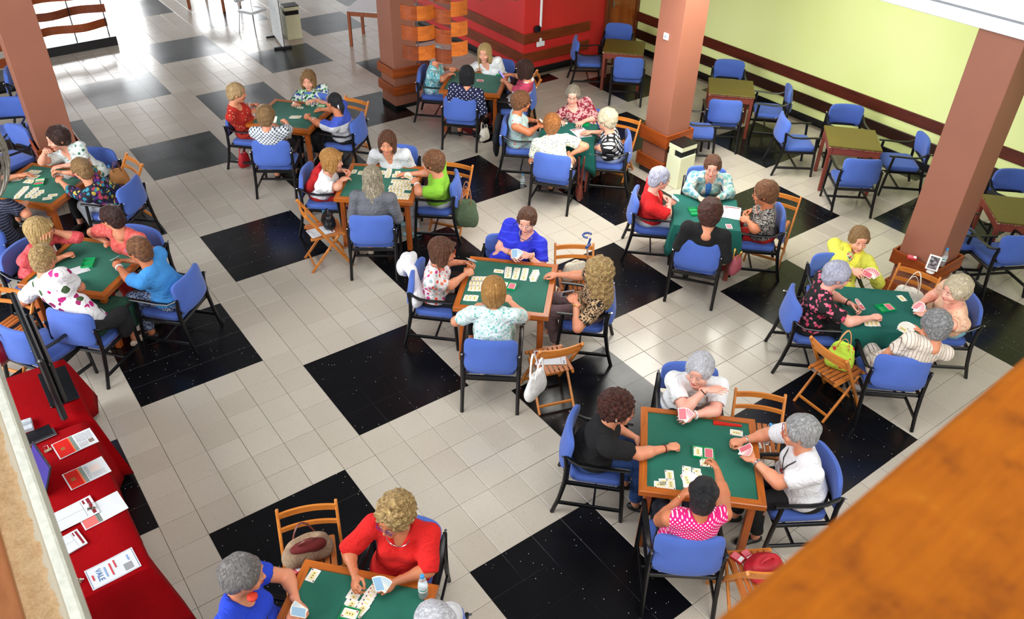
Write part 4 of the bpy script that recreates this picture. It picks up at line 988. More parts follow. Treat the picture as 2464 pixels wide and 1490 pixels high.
person('B1', (18, 592), -48, (98, 556), (200, 600), [(124, 562, 1.06), (168, 612, .75)], blotch('coral_knit', [(0, (206, 70, 76)), (.5, (222, 92, 96))], 40, 1), 'blond woman with glasses in a coral blouse resting her cheek on one hand', hair='bob', hc=H_['blond'], skin='mid', gl=(60, 30, 30), poses=('rest', 'fist'), sleeve='threeq', chair_label='of the blond woman in coral resting her cheek')
person('B2', (352, 540), 215, (268, 524), (150, 560), [(292, 578, .75), (268, 580, .75)], blotch('coral_lace', [(0, (216, 80, 76)), (.52, (226, 120, 106)), (.6, (218, 84, 80))], 50, 1), 'dark-haired woman in a coral lace top with folded arms, looking left', hair='short', hc=H_['dark'], skin='mid', gl=(190, 180, 176), poses=('rest', 'rest'), neck='wide', elb=(.9, .9), pants=K('red_trousers', (178, 24, 20)), chair_label='of the dark-haired woman in coral lace')
person('B3', (462, 662), 133, (334, 602), (240, 640), [(278, 634, .80), (290, 628, .79)], K('sky_blue_top', (64, 146, 220), .85), 'woman in a sky blue flutter-sleeved top and patterned trousers holding cards', hair='short', hc=H_['chest'], skin='tan', gl=(150, 150, 206), poses=('hold', 'hold'), pants=blotch('navy_white_print', [(0, (40, 56, 92)), (.48, (44, 60, 96)), (.51, (150, 166, 190))], 60, 1), fat=.08, chair_label='of the woman in sky blue, turned out from its table', neck='wide')
person('B4', (148, 762), 40, (106, 622), (210, 640), [(120, 700, .78), (178, 672, .76)], floral('magenta_flowers', (232, 230, 232), [(196, 30, 120), (232, 230, 232), (60, 84, 50), (150, 20, 90), (234, 232, 234)], 12, .42), 'blond woman in a white blouse with magenta flowers, seen from behind', hair='short', hc=H_['blondcurl'], face=False, fat=.16, elb=(.4, .9), chair_label='of the woman in magenta flowers, next to the monitor', shoe='beige', pants=K('green_skirt', (24, 66, 48)), skirt=True)
person('L2', (238, 352), 228, (138, 335), (70, 420), [(140, 402, .76), (110, 366, 1.02)], floral('white_green_leaf', (214, 222, 220), [(60, 110, 84), (214, 222, 220), (160, 186, 176), (216, 224, 222)], 24, .42), 'dark-haired woman in white with green leaves leaning her head on her hand', hair='puff', hc=H_['dark'], skin='fair', poses=('rest', 'fist'), chair_label='of the woman leaning her head on her hand', neck='v')
person('L3', (322, 440), 136, (196, 408), (110, 430), [(140, 432, .80), (136, 415, .78)], floral('multicolour_print', (22, 22, 44), [(90, 40, 130), (40, 130, 150), (16, 16, 30), (190, 170, 70), (170, 60, 80), (20, 20, 50)], 26, .6), 'woman in a dark multicoloured print blouse and pale trousers, brown hair, at the left table', hair='short', hc=H_['dirty'], skin='mid', poses=('hold', 'hold'), sleeve='threeq', pants=K('pale_grey_trousers', (190, 196, 206)), chair_label='of the woman in multicoloured print')
person('L4', (-60, 560), 46, (-25, 452), (60, 420), [None, (62, 488, .76)], stripes('navy_dashes', (16, 18, 40), (120, 130, 160), 40, .1, 2), 'woman in a navy top with pale dashes, cut by the left edge of the photo', hair='short', hc=H_['dark'], face=False, chair_label='cut by the left edge, of the woman in navy dashes')
person('L1', (-120, 400), -46, (-30, 376), (60, 440), [None, (60, 420, .75)], K('dark_blouse', (20, 18, 26), .9), 'woman mostly beyond the left edge whose hand reaches onto the farther left table', hair='short', hc=H_['black'], sleeve='short', chair_label='beyond the left edge, behind the fan')
# ================================================================== THINGS ON AND AROUND THE TABLES
def cardmat(name, face=True, tint=(226, 120, 130)):
    m, n, l, b = newmat(name); tc = n.new('ShaderNodeTexCoord'); sp = n.new('ShaderNodeSeparateXYZ'); l.new(tc.outputs['Object'], sp.inputs[0])
    ax = math_(n, l, 'ABSOLUTE', sp.outputs[0]); ay = math_(n, l, 'ABSOLUTE', sp.outputs[1])
    def inside(a, b_): return math_(n, l, 'MULTIPLY', math_(n, l, 'LESS_THAN', ax, a), math_(n, l, 'LESS_THAN', ay, b_))
    base = rgb((236, 234, 226))
    if face:
        c = mix(n, l, inside(.0155, .030), base, rgb((232, 222, 160)))
        vo = n.new('ShaderNodeTexVoronoi'); vo.voronoi_dimensions = '2D'; vo.inputs['Scale'].default_value = 62; vo.inputs['Randomness'].default_value = 0; l.new(tc.outputs['Object'], vo.inputs['Vector'])
        oi = n.new('ShaderNodeObjectInfo'); pc = mix(n, l, math_(n, l, 'GREATER_THAN', oi.outputs['Random'], .5), rgb((176, 24, 24)), rgb((22, 22, 26)))
        c = mix(n, l, math_(n, l, 'MULTIPLY', inside(.0125, .027), math_(n, l, 'LESS_THAN', vo.outputs['Distance'], .26)), c, rgb((120, 84, 30)))
        s_ = math_(n, l, 'MULTIPLY', sp.outputs[0], sp.outputs[1])
        cor = math_(n, l, 'MULTIPLY', math_(n, l, 'GREATER_THAN', ax, .0195), math_(n, l, 'GREATER_THAN', ay, .030))
        cor = math_(n, l, 'MULTIPLY', cor, math_(n, l, 'LESS_THAN', s_, 0.0)); cor = math_(n, l, 'MULTIPLY', cor, inside(.0265, .0405))
        c = mix(n, l, cor, c, pc)
    else: c = mix(n, l, inside(.0255, .0405), base, rgb(tint))
    l.new(c, b.inputs['Base Color']); b.inputs['Roughness'].default_value = .35; return m
mcf = cardmat('card_face'); mcb = cardmat('card_back', False, (214, 104, 118)); mcbb = cardmat('card_back_pale', False, (150, 186, 214))
def rcard(mat):
    V = []; F = []; out = []
    for i in range(4):
        cx = .0250 * (1 if i in (0, 3) else -1); cy = .0405 * (1 if i in (0, 1) else -1)
        for k in range(3): a = math.pi / 2 * (i + k / 2); out.append((cx + .005 * math.cos(a), cy + .005 * math.sin(a)))
    n_ = len(out); V = [(x, y, 0) for x, y in out] + [(x, y, .0006) for x, y in out]
    F = [tuple(range(n_ - 1, -1, -1)), tuple(range(n_, 2 * n_))] + [(i, (i + 1) % n_, n_ + (i + 1) % n_, n_ + i) for i in range(n_)]
    return me_new('playing_card', V, F, mat)
CARD = rcard(mcf); CARDB = rcard(mcb); CARDP = rcard(mcbb)
rc = random.Random(3)
FT = TZ - .0095           # felt surface
def card(x, y, z, ang, label, group, me=None):
    o = ob('playing_card', me or CARD, None, (x, y, z), R(ang + rc.uniform(-3, 3))); o.scale = (1.12, 1.12, 1); return tag(o, label, 'playing card', group)
def meld(p0, p1, n_, ang, label, z=None, me=None):
    z = FT if z is None else z; a = at(*p0, z); b_ = at(*p1, z)
    for i in range(n_):
        q = a.lerp(b_, i / max(1, n_ - 1)) if n_ > 1 else a
        card(q.x, q.y, z + .0006 + i * .0008, ang, label, 'cards: ' + label if n_ > 1 else None, me)
V45, H45 = -45, 45        # card standing upright / lying across, as seen from the gallery
TD_ = 'on the table with the red holder'
meld((1652, 1134), (1654, 1163), 4, V45, 'card in the longer upright column ' + TD_)
meld((1676, 1139), (1680, 1160), 3, V45, 'card in the short upright column ' + TD_)
meld((1590, 1167), (1590, 1167), 1, H45, 'lone card lying crosswise at the lower left, ' + TD_)
meld((1611, 1144), (1614, 1166), 2, V45 + 6, 'card of the upright pair at lower left ' + TD_)
meld((1602, 1160), (1602, 1160), 1, H45 + 8, 'card tucked under the others at the lower left, ' + TD_)
meld((1772, 1042), (1772, 1042), 1, H45 - 3, 'single card beside the bracelet hand, ' + TD_)
meld((1700, 1116), (1703, 1103), 2, H45, 'discarded card at the foot of the green card box')
TC_ = 'on the central table'
for k, (p, q) in enumerate((((1223, 649), (1222, 664)), ((1244, 651), (1240, 667)), ((1264, 652), (1260, 669)), ((1290, 656), (1282, 672)))):
    meld(p, q, 4, V45 + (0, 2, 2, 12)[k], 'card in the %s of four upright columns %s' % (('leftmost', 'second', 'third', 'rightmost')[k], TC_))
meld((1200, 653), (1200, 653), 1, H45, 'single card left of the four upright columns')
meld((1142, 672), (1168, 673), 4, V45, 'card in the top sideways row at the left of the central table')
meld((1137, 682), (1163, 683), 4, V45, 'card in the middle sideways row at the left of the central table')
meld((1135, 694), (1163, 695), 4, V45, 'card in the lower sideways row at the left of the central table')
meld((1124, 717), (1142, 718), 3, V45, 'card in the row by the elbow of the woman in mint print')
TF_ = 'on the table covered in long runs'
for p, q, n_, lb in (((846, 413), (852, 413), 2, 'card lying crosswise in the upper left corner'), ((868, 416), (880, 416), 2, 'card just left of the long grey hair'), ((918, 415), (922, 416), 2, 'card just right of the long grey hair'),
                     ((948, 436), (996, 439), 7, 'card in the longest run'), ((952, 444), (982, 446), 5, 'card in the second run down'), ((942, 451), (984, 454), 6, 'card in the third run down'),
                     ((942, 459), (966, 461), 4, 'card in the fourth run down'), ((956, 468), (984, 471), 4, 'card in the fifth run down'), ((955, 477), (984, 480), 5, 'card in the bottom run')):
    meld(p, q, n_, V45 + 5, lb + ' ' + TF_)
meld((936, 410), (933, 424), 4, V45, 'card in the upright column ' + TF_); meld((957, 416), (950, 423), 2, V45 + 14, 'tilted card right of the upright column ' + TF_)
TL_ = 'on the table at the left edge'
meld((74, 414), (90, 415), 3, V45, 'card in the top row ' + TL_); meld((73, 425), (86, 426), 3, V45, 'card in the second row ' + TL_); meld((66, 436), (76, 437), 2, V45, 'card left of the green tray ' + TL_); meld((34, 432), (48, 430), 3, V45, 'card in the row by the resting hand ' + TL_)
meld((62, 453), (42, 474), 6, V45 + 28, 'card in the longest slanting run ' + TL_); meld((86, 456), (68, 472), 4, V45 + 28, 'card in the second slanting run ' + TL_); meld((99, 462), (83, 473), 3, V45 + 28, 'card in the third slanting run ' + TL_); meld((127, 470), (114, 478), 2, H45 + 28, 'card in the lone pair by the table corner ' + TL_)
TE_ = 'on the table beside the banded column'
meld((703, 282), (719, 282), 4, V45, 'card in the small row ' + TE_); meld((750, 284), (752, 285), 2, H45, 'card under the hand of the woman with the hair clip'); meld((722, 259), (724, 260), 1, H45, 'pale card under the flat hand ' + TE_)
meld((1155, 193), (1156, 195), 3, H45, 'pink-backed card of the small pile on the farthest table', me=CARDB)
meld((2170, 718), (2170, 718), 1, V45 + 20, 'single card at the far right corner of the cloth with the open tray', TZC)
meld((2088, 778), (2108, 778), 3, V45, 'card in the row below the fist of the woman in roses', TZC)
meld((1754, 545), (1754, 545), 1, V45 + 5, 'pink-backed card at the right edge of the cloth, by the leopard-print woman', TZC, CARDB)
meld((1355, 296), (1357, 296), 2, H45, 'card between two women at the middle cloth table', TZC)
meld((753, 1385), (753, 1385), 1, V45 - 12, 'five-pip card alone in the felt corner at the bottom table')
meld((851, 1428), (844, 1459), 3, V45 - 12, 'court card in the left column at the bottom table')
meld((896, 1422), (869, 1470), 6, V45 - 22, 'card in the long slanting column at the bottom table')
# green card boxes
mgp = pm('green_plastic', (0, 150, 84), .2, coat=.5)
def card_box(px, py, ang, label, z=None, pack=True, n_=2):
    z = FT if z is None else z; p = at(px, py, z); t = thing('card_box', label, 'card box', p, R(ang), 'green card boxes')
    w_, d_, h_ = .17, .115, .022
    MB().box((0, 0, .002), (w_, d_, .004)).obj('base', mgp, t)
    for s in (-1, 1):
        MB().box((0, s * (d_ / 2 - .002), h_ / 2), (w_, .004, h_), .001).obj('wall', mgp, t); MB().box((s * (w_ / 2 - .002), 0, h_ / 2), (.004, d_ - .008, h_), .001).obj('wall', mgp, t)
    MB().box((0, 0, h_ / 2), (.005, d_ - .008, h_), .001).obj('divider', mgp, t)
    if pack:
        for i, (mt, s) in enumerate(((CARDB, -1), (CARD, 1))[:n_]):
            for k in range(3):
                o = card(*(p + Vector((math.cos(R(ang)) * s * .042, math.sin(R(ang)) * s * .042, 0)))[:2], z + .006 + k * .004, ang, ('face-down card' if i == 0 else 'face-up card') + ' in the box: ' + label.replace('open green plastic card box ', ''), 'cards in box %d %d' % (px, i), mt)
    return t
card_box(1692, 1092, 45 + 90, 'open green plastic card box in the middle of the table with the red holder')
card_box(1222, 690, 130, 'open green plastic card box behind the brown bob at the central table')
card_box(95, 440, 70, 'open green plastic card box on the table at the left edge')
card_box(213, 635, 65, 'glossy open green plastic card box beside the folded sheet', pack=False)
card_box(772, 260, 50, 'open green plastic card box by the woman in leaf print')
card_box(2130, 743, 160, 'open green plastic card box on the cloth by the woman in roses', TZC, n_=1)
card_box(1409, 299, 45, 'open green plastic card box by the woman in maroon', TZC, False)
card_box(1670, 511, 60, 'open green plastic card box beside the woman all in black', TZC, False)
card_box(1198, 177, 45, 'open green plastic card box on the farthest table', None, False)
card_box(836, 1494, 40, 'open green plastic card box cut by the bottom edge')
# fanned hands of cards
def fan(key, hand, n_, label, me=CARDB, dz=.02, spread=46, tilt=58, turn=0, big=1.12):
    P = PPL[key]; el, wr, hv = P['arms'][hand]; w_ = P['Mw'] @ (wr + hv * .105); w_.z += dz + .015
    hdw = P['Mw'] @ P['hd']; d = hdw - w_; a = math.atan2(d.y, d.x)
    t = ob('card_fan', None, None, w_); t.rotation_euler = (R(90 - tilt), 0, a + math.pi / 2 + math.pi + R(turn)); tag(t, label, 'playing cards', 'fanned hands of cards')
    for i in range(n_):
        u = (i - (n_ - 1) / 2) / max(1, n_ - 1); o = ob('card', me, t); o.rotation_euler = (math.pi, 0, -R(u * spread)) if False else (0, 0, -R(u * spread))
        o.location = (math.sin(R(u * spread)) * .05, math.cos(R(u * spread)) * .05 - .02, -i * .0009); o.scale = (big, big, 1)
fan('D2', 0, 5, 'fan of pink-backed cards held by the white-haired woman who points')
fan('D3', 0, 5, 'pink-backed cards held up by the silver-haired woman with the lanyard')
fan('D4', 0, 5, 'fan of face-up cards held by the woman in pink dots', CARD, turn=180)
fan('C1', 0, 3, 'cards held up by the brown-bobbed woman in coral flowers', CARDP, spread=20)
fan('C2', 1, 6, 'fan of pale blue-backed cards held by the woman in royal blue', CARDP)
fan('A1', 1, 4, 'cards in the hand of the grey-haired woman in bright blue', CARDP, spread=24)
fan('A2', 0, 7, 'fan of cards held level by the woman in scarlet', CARDP, tilt=25)
fan('H1', 0, 8, 'wide fan of pink cards held by the woman in black with roses', CARDB, spread=100)
fan('H2', 0, 9, 'very wide pink fan of cards held by the woman in yellow', CARDB, spread=110)
fan('H3', 0, 6, 'pink-backed fan of cards held by the woman in peach', CARDB, spread=70)
fan('H4', 0, 8, 'white fan of cards held by the woman in beige stripes', CARD, spread=110, turn=180)
fan('R1', 1, 4, 'cards held up by the white-haired woman in red', CARDP, spread=20)
fan('F3', 0, 5, 'face-up cards held by the woman in lime green', CARD, turn=180)
fan('F2', 0, 4, 'cards held close by the woman in the loose white jacket', CARDP, spread=24)
fan('E1', 0, 4, 'cards held up by the woman in the red printed dress', CARDP)
fan('E4', 0, 4, 'white cards held by the woman in lattice print', CARD, spread=20, turn=180)
fan('B3', 0, 4, 'small stack of cards held by the woman in sky blue', CARDP, spread=12)
fan('L3', 0, 5, 'pinkish cards held by the woman in multicoloured print', CARDB)
fan('P1', 1, 4, 'cards held low by the woman in the sleeveless flowered dress', CARD)
# red card rack
t = thing('card_rack', 'red plastic card rack lying near the far edge of its felt table', 'card rack', at(1750, 1023, FT), R(-44))
mrp = pm('red_plastic', (200, 34, 16), .25, coat=.4)
MB().add([(-.115, -.018, 0), (.115, -.008, 0), (.115, .008, 0), (-.115, .022, 0), (-.115, -.018, .016), (.115, -.008, .012), (.115, .008, .012), (-.115, .022, .016)], [(3, 2, 1, 0), (4, 5, 6, 7), (0, 1, 5, 4), (1, 2, 6, 5), (2, 3, 7, 6), (3, 0, 4, 7)]).obj('base', mrp, t)
MB().add([(-.105, -.003, .016), (.105, -.001, .012), (.105, .002, .012), (-.105, .006, .016), (-.105, -.003, .03), (.105, -.001, .022), (.105, .002, .022), (-.105, .006, .03)], [(3, 2, 1, 0), (4, 5, 6, 7), (0, 1, 5, 4), (1, 2, 6, 5), (2, 3, 7, 6), (3, 0, 4, 7)]).obj('ridge', mrp, t)
# ---------- paper, with print as flat material
def papermat(name, blocks, base=(204, 206, 210), lines=None):
    """blocks: (x0,y0,x1,y1,colour) in a 0..1 sheet; lines: (x0,y0,x1,y1,colour,pitch) text rows"""
    m, n, l, b = newmat(name); tc = n.new('ShaderNodeTexCoord'); sp = n.new('ShaderNodeSeparateXYZ'); l.new(tc.outputs['Generated'], sp.inputs[0]); c = rgb(base)
    def box_(x0, y0, x1, y1):
        a = math_(n, l, 'MULTIPLY', math_(n, l, 'GREATER_THAN', sp.outputs[0], x0), math_(n, l, 'LESS_THAN', sp.outputs[0], x1))
        return math_(n, l, 'MULTIPLY', a, math_(n, l, 'MULTIPLY', math_(n, l, 'GREATER_THAN', sp.outputs[1], y0), math_(n, l, 'LESS_THAN', sp.outputs[1], y1)))
    for x0, y0, x1, y1, col in blocks: c = mix(n, l, box_(x0, y0, x1, y1), c, rgb(col))
    for x0, y0, x1, y1, col, pitch in (lines or []):
        f = math_(n, l, 'LESS_THAN', math_(n, l, 'FRACT', math_(n, l, 'MULTIPLY', sp.outputs[1], pitch)), .45)
        nz = n.new('ShaderNodeTexNoise'); nz.inputs['Scale'].default_value = 60; l.new(tc.outputs['Generated'], nz.inputs['Vector'])
        f = math_(n, l, 'MULTIPLY', f, math_(n, l, 'GREATER_THAN', nz.outputs[0], .44))
        c = mix(n, l, math_(n, l, 'MULTIPLY', f, box_(x0, y0, x1, y1)), c, rgb(col))
    l.new(c, b.inputs['Base Color']) if hasattr(c, 'links') else None
    if not hasattr(c, 'links'): b.inputs['Base Color'].default_value = c
    b.inputs['Roughness'].default_value = .5; return m
MAR = (128, 20, 34)
mform = papermat('form_paper', [(.08, .88, .92, .95, MAR), (.08, .80, .30, .84, MAR), (.48, .2, .5, .78, (150, 150, 156)), (.08, .76, .92, .77, (120, 120, 124)), (.08, .16, .92, .17, MAR), (.08, .05, .14, .10, MAR), (.2, .05, .26, .1, (40, 60, 120))])
mnews1 = papermat('newsletter_print', [(.03, .03, .97, .40, (196, 20, 10)), (.03, .40, .97, .43, (226, 96, 50)), (.03, .43, .97, .52, (120, 130, 120)), (.42, .14, .58, .24, (150, 96, 50)), (.62, .8, .85, .93, (128, 110, 104))], lines=[(.08, .55, .58, .95, (110, 110, 112), 28), (.62, .55, .92, .78, (120, 120, 122), 28)])
mnews2 = papermat('newsletter_pale', [(.03, .03, .97, .34, (196, 24, 14)), (.03, .34, .97, .38, (222, 110, 70)), (.03, .38, .97, .47, (126, 136, 128)), (.40, .12, .58, .22, (150, 96, 50)), (.25, .6, .6, .84, (214, 196, 190))], lines=[(.1, .50, .9, .58, (110, 110, 112), 28), (.62, .6, .9, .9, (140, 130, 130), 28)])
mposter = papermat('pink_flyer', [(.03, .03, .97, .32, (222, 104, 100)), (.03, .32, .97, .42, (124, 132, 124))], lines=[(.1, .32, .9, .42, (70, 76, 70), 20)])
mvale = papermat('voucher_paper', [(.03, .02, .97, .035, (110, 116, 140)), (.03, .965, .97, .98, (110, 116, 140)), (.03, .02, .045, .98, (110, 116, 140)), (.955, .02, .97, .98, (110, 116, 140)), (.55, .70, .88, .88, (140, 140, 142))])
mtxt = {k: pm('print_' + k, v, .6, var=0) for k, v in dict(blue=(50, 110, 170), red=(190, 40, 50), dark=(50, 50, 56), pale=(120, 150, 196)).items()}
def sheet(p, ang, w_, h_, mat, label, cat='paper', group=None, n_=1, name='paper_sheet'):
    V = []; F = []; nx, ny = 4, 5; rr = random.Random(len(label))
    for k in (0, 1):
        for j in range(ny + 1):
            for i in range(nx + 1): V.append(((i / nx - .5) * w_, (j / ny - .5) * h_, (.0008 * n_ * k) + .002 * math.sin(i * 1.3 + j * .9 + len(label)) * (1 if abs(i / nx - .5) + abs(j / ny - .5) > .4 else .3) + .002))
    s_ = (nx + 1) * (ny + 1)
    for j in range(ny):
        for i in range(nx): a = j * (nx + 1) + i; F += [(a, a + nx + 1, a + nx + 2, a + 1), (s_ + a, s_ + a + 1, s_ + a + nx + 2, s_ + a + nx + 1)]
    bd = [i for i in range(nx + 1)] + [j * (nx + 1) + nx for j in range(1, ny + 1)] + [ny * (nx + 1) + i for i in range(nx - 1, -1, -1)] + [j * (nx + 1) for j in range(ny - 1, 0, -1)]
    for i in range(len(bd)): a, b_ = bd[i], bd[(i + 1) % len(bd)]; F.append((a, b_, s_ + b_, s_ + a))
    o = ob(name, me_new(name, V, F, mat), None, p, R(ang)); return tag(o, label, cat, group)
def up(p, dz): return (p.x, p.y, p.z + dz)
sheet(at(186, 652, FT), 95, .15, .21, mform, 'folded score sheet under the forearm of the woman in magenta flowers')
sheet(at(160, 421, FT), 30, .15, .21, mform, 'white score sheet under the arms at the table at the left edge')
sheet(at(1398, 320, TZC), -15, .21, .297, mform, 'score sheet with maroon heading on the middle cloth table')
sheet(at(1760, 512, TZC), 38 - 90, .21, .297, mform, 'score sheet at the right-hand corner of the cloth by the leopard-print woman')
# ---------- bottles
mpet, n, l, b = newmat('clear_plastic'); b.inputs['Base Color'].default_value = (.86, .94, .98, 1); b.inputs['Roughness'].default_value = .08; b.inputs['Transmission Weight'].default_value = .85; b.inputs['IOR'].default_value = 1.15
mcap = pm('blue_cap', (60, 150, 214), .4); mlab = bands('bottle_label', [(0, (226, 228, 230)), (.075, (226, 228, 230)), (.088, (40, 150, 130)), (.1, (226, 228, 230)), (.13, (214, 80, 90)), (.136, (228, 230, 232))])
def bottle(p, label):
    t = thing('water_bottle', label, 'bottle', p)
    MB().lathe([(.02, 0), (.031, .006), (.032, .05), (.030, .058), (.032, .066), (.032, .125), (.030, .145), (.022, .175), (.013, .193), (.013, .205)], 16).obj('bottle_body', mpet, t, True, 1.2)
    MB().lathe([(.0325, .075), (.0326, .12)], 16).obj('paper_label', mlab, t, True); MB().lathe([(.0145, .200), (.0148, .218), (.012, .220)], 14).obj('cap', mcap, t, True)
bottle(at(1019, 1435, FT), 'clear water bottle with blue cap standing in the felt corner of the bottom table')
bottle(at(1257, 452, 0), 'clear water bottle on the floor beside a black square, near the middle cloth table')
bottle(at(272, 436, .45), 'clear water bottle beside the tan handbag')
bottle(at(2264, 640, .69), 'clear water bottle on the right-hand column ledge behind the white frame')
bottle(at(1842, 1066, .46), 'clear water bottle lying low on the folding chair seat behind the silver hair')
# ---------- litter bins
mcreamp = pm('cream_metal', (222, 224, 188), .45, var=.03, scale=3)
def litter_bin(x, y, label, rz=0):
    t = thing('litter_bin', label, 'litter bin', (x, y, 0), rz)
    w_, d_, h_ = .30, .25, .62
    MB().box((0, 0, .235), (w_, d_, .47), .006).obj('body', mcreamp, t)
    MB().box((0, 0, .512), (w_ - .03, d_ - .03, .085)).obj('opening', pm('bin_inside', (8, 8, 8), .8), t)
    MB().box((-w_ / 2 + .02, d_ / 2 - .06, .512), (.04, .12, .086)).box((w_ / 2 - .02, d_ / 2 - .06, .512), (.04, .12, .086)).box((0, d_ / 2 - .01, .512), (w_, .02, .086)).obj('opening_surround', mcreamp, t)
    MB().box((0, 0, .59), (w_, d_, .07), .006).obj('hood', mcreamp, t); MB().box((0, 0, .632), (w_ + .006, d_ + .006, .016), .004).obj('lid', mblack, t)
litter_bin(6.03, .69, 'tall cream litter bin with black lid and slot beside the middle column')
litter_bin(4.13, 9.43, 'tan litter bin in the far hall behind the white display board', R(-6))
# ---------- far hall
t = thing('display_board', 'white display board on a black foot, edge-on in the far hall', 'display board', at(671, 103, 0), R(-11))
MB().box((0, 0, .93), (.035, .86, 1.75), .004).obj('board', pm('board_white', (224, 226, 226), .5), t); MB().box((.02, 0, .93), (.012, .87, 1.76)).obj('board_back', mblack, t)
for s in (-1, 1): MB().box((0, s * .36, .02), (.34, .05, .04), .004).obj('foot', mblack, t)
MB().box((-.0185, .1, 1.25), (.003, .2, .28)).obj('notice', pm('notice_yellow', (216, 200, 150), .6), t)
mgt = pm('pale_grey_top', (200, 204, 206), .3); mor = wood('orange_leg_wood', (120, 58, 26), (158, 84, 42), .4, 1, 2)
def far_table(x, y, label, rz=R(45), top=mgt):
    t = thing('cafe_table', label, 'table', (x, y, 0), rz); s = .86
    MB().box((0, 0, TZ - .012), (s, s, .024), .004).obj('tabletop', top, t); q = s / 2 - .04
    for k, (sx, sy) in enumerate(((-1, -1), (1, -1), (1, 1), (-1, 1))):
        MB().box((sx * q, sy * q, (TZ - .024) / 2), (.055, .055, TZ - .024), .004).obj('leg', mor, t); MB().box((0, -q, TZ - .07), (2 * q - .055, .025, .09), .003, Matrix.Rotation(math.pi / 2 * k, 4, 'Z')).obj('apron', mor, t)
p = at(843, 113, 0); far_table(p.x + .59, p.y + .02, 'pale-topped wooden table beside the column with orange bands')
p = at(547, 28, 0); far_table(p.x - .05, p.y + .60, 'wooden table at the top edge, only two legs in view')
t = thing('cafe_chair', 'pale cafe chair with thin metal legs, glaring in window light', 'chair', at(620, 92, 0) + Vector((.1, .35, 0)), R(25))
MB().pad(.44, .42, .03, 0, .05, Matrix.Translation((0, 0, .44)) @ Matrix.Rotation(math.pi / 2, 4, 'X')).obj('seat', mgt, t, True); MB().pad(.42, .30, .02, .04, .05, Matrix.Translation((0, .2, .74))).obj('backrest', mgt, t, True)
for sx in (-1, 1):
    for sy in (-1, 1): MB().tube([(sx * .22, sy * .22, 0), (sx * .18, sy * .17, .43)], .009, 6).obj('leg', mchrome, t, True)
    MB().tube([(sx * .17, .17, .43), (sx * .18, .205, .86)], .009, 6).obj('back_post', mchrome, t, True)
mplank = [wood('plank_%d' % i, a, b_, .35, .9, 0) for i, (a, b_) in enumerate((((116, 50, 18), (158, 76, 30)), ((160, 78, 22), (204, 112, 40)), ((96, 42, 18), (132, 62, 30))))]
def wavy(n_, L_, amp, h_, ph, per):
    V = []; F = []; N = n_
    for k in range(N + 1):
        x = L_ * (k / N - .5); y = amp * math.sin(2 * math.pi * k / N * per + ph)
        for dy in (-.009, .009):
            for z in (-h_ / 2, h_ / 2): V.append((x, y + dy, z))
    for k in range(N):
        a = k * 4; b_ = a + 4; F += [(a, a + 1, b_ + 1, b_), (a + 2, b_ + 2, b_ + 3, a + 3), (a + 1, a + 3, b_ + 3, b_ + 1), (a, b_, b_ + 2, a + 2)]
    F += [(0, 2, 3, 1), (N * 4, N * 4 + 1, N * 4 + 3, N * 4 + 2)]; return V, F
def partition(p, rz, L_, rows, label, plinth=True):
    t = thing('slatted_partition', label, 'partition', p, rz)
    if plinth: MB().box((0, .13, .085), (L_ + .1, .34, .17), .004).obj('plinth', mblack, t)
    for k in range(3): MB().tube([(L_ * (k / 2 - .5) * .94, .1, .15), (L_ * (k / 2 - .5) * .94, .1,   .32 + rows * .29)], .012, 6).obj('post', mblack, t, True)
    for r in range(rows): V, F = wavy(16, L_, .07, .15, math.pi * r, 1.2); M = Matrix.Translation((0, .1, .40 + .29 * r)); MB().add(V, F, M).obj('slat', mplank[2 if r % 2 else 0], t)
partition((.47, 10.78, 0), R(3), 1.25, 4, 'wavy brown slatted partition on a black plinth at the top left')
partition((-1.75, 9.35, 0), R(6), 2.0, 4, 'brown slatted partition half hidden behind the left column')
# hanging slatted wood screen
e_ = Vector((.846, -.533, 0)); nrm = Vector((-.533, -.846, 0)); o0 = Vector((2.641, 2.338, 0)) - Vector((.02, .02, 0))
t = thing('hanging_screen', 'hanging wood screen of bowed planks threaded on steel rods', 'screen', o0, 0); t.rotation_euler = (0, 0, math.atan2(e_.y, e_.x))
BW = .196
for b_ in range(7):
    n0 = 0 if b_ < 4 else 3
    for r in range(n0, 14):
        z = 2.03 + .235 * r + (0, 0, -.04, .05, 0, .03, 0)[b_]; shaded = b_ % 2 == 0; y0, y1 = (.045, -.045) if shaded else (-.045, .045)
        V = []; F = []; N = 6
        for k in range(N + 1):
            u = k / N; x = BW * (b_ + u); y = y0 + (y1 - y0) * u - .03 * math.sin(math.pi * u)
            for dy in (-.009, .009):
                for zz in (-.083, .083): V.append((x, y + dy, zz))
        for k in range(N): a = k * 4; c_ = a + 4; F += [(a, a + 1, c_ + 1, c_), (a + 2, c_ + 2, c_ + 3, a + 3), (a + 1, a + 3, c_ + 3, c_ + 1), (a, c_, c_ + 2, a + 2)]
        F += [(0, 2, 3, 1), (N * 4, N * 4 + 1, N * 4 + 3, N * 4 + 2)]
        MB().add(V, F, Matrix.Translation((0, 0, z))).obj('plank', mplank[(0 if r % 3 else 2) if shaded else 1], t)  # left-facing bays get darker wood, right-facing lighter: shading put into the colour
for k in (1, 3, 5, 7): MB().tube([(BW * k, -.045, 1.93 if k < 5 else 2.9), (BW * k, -.045, 5.4)], .008, 6).obj('steel_rod', pm('steel_rod', (150, 146, 140), .35, 1), t, True)
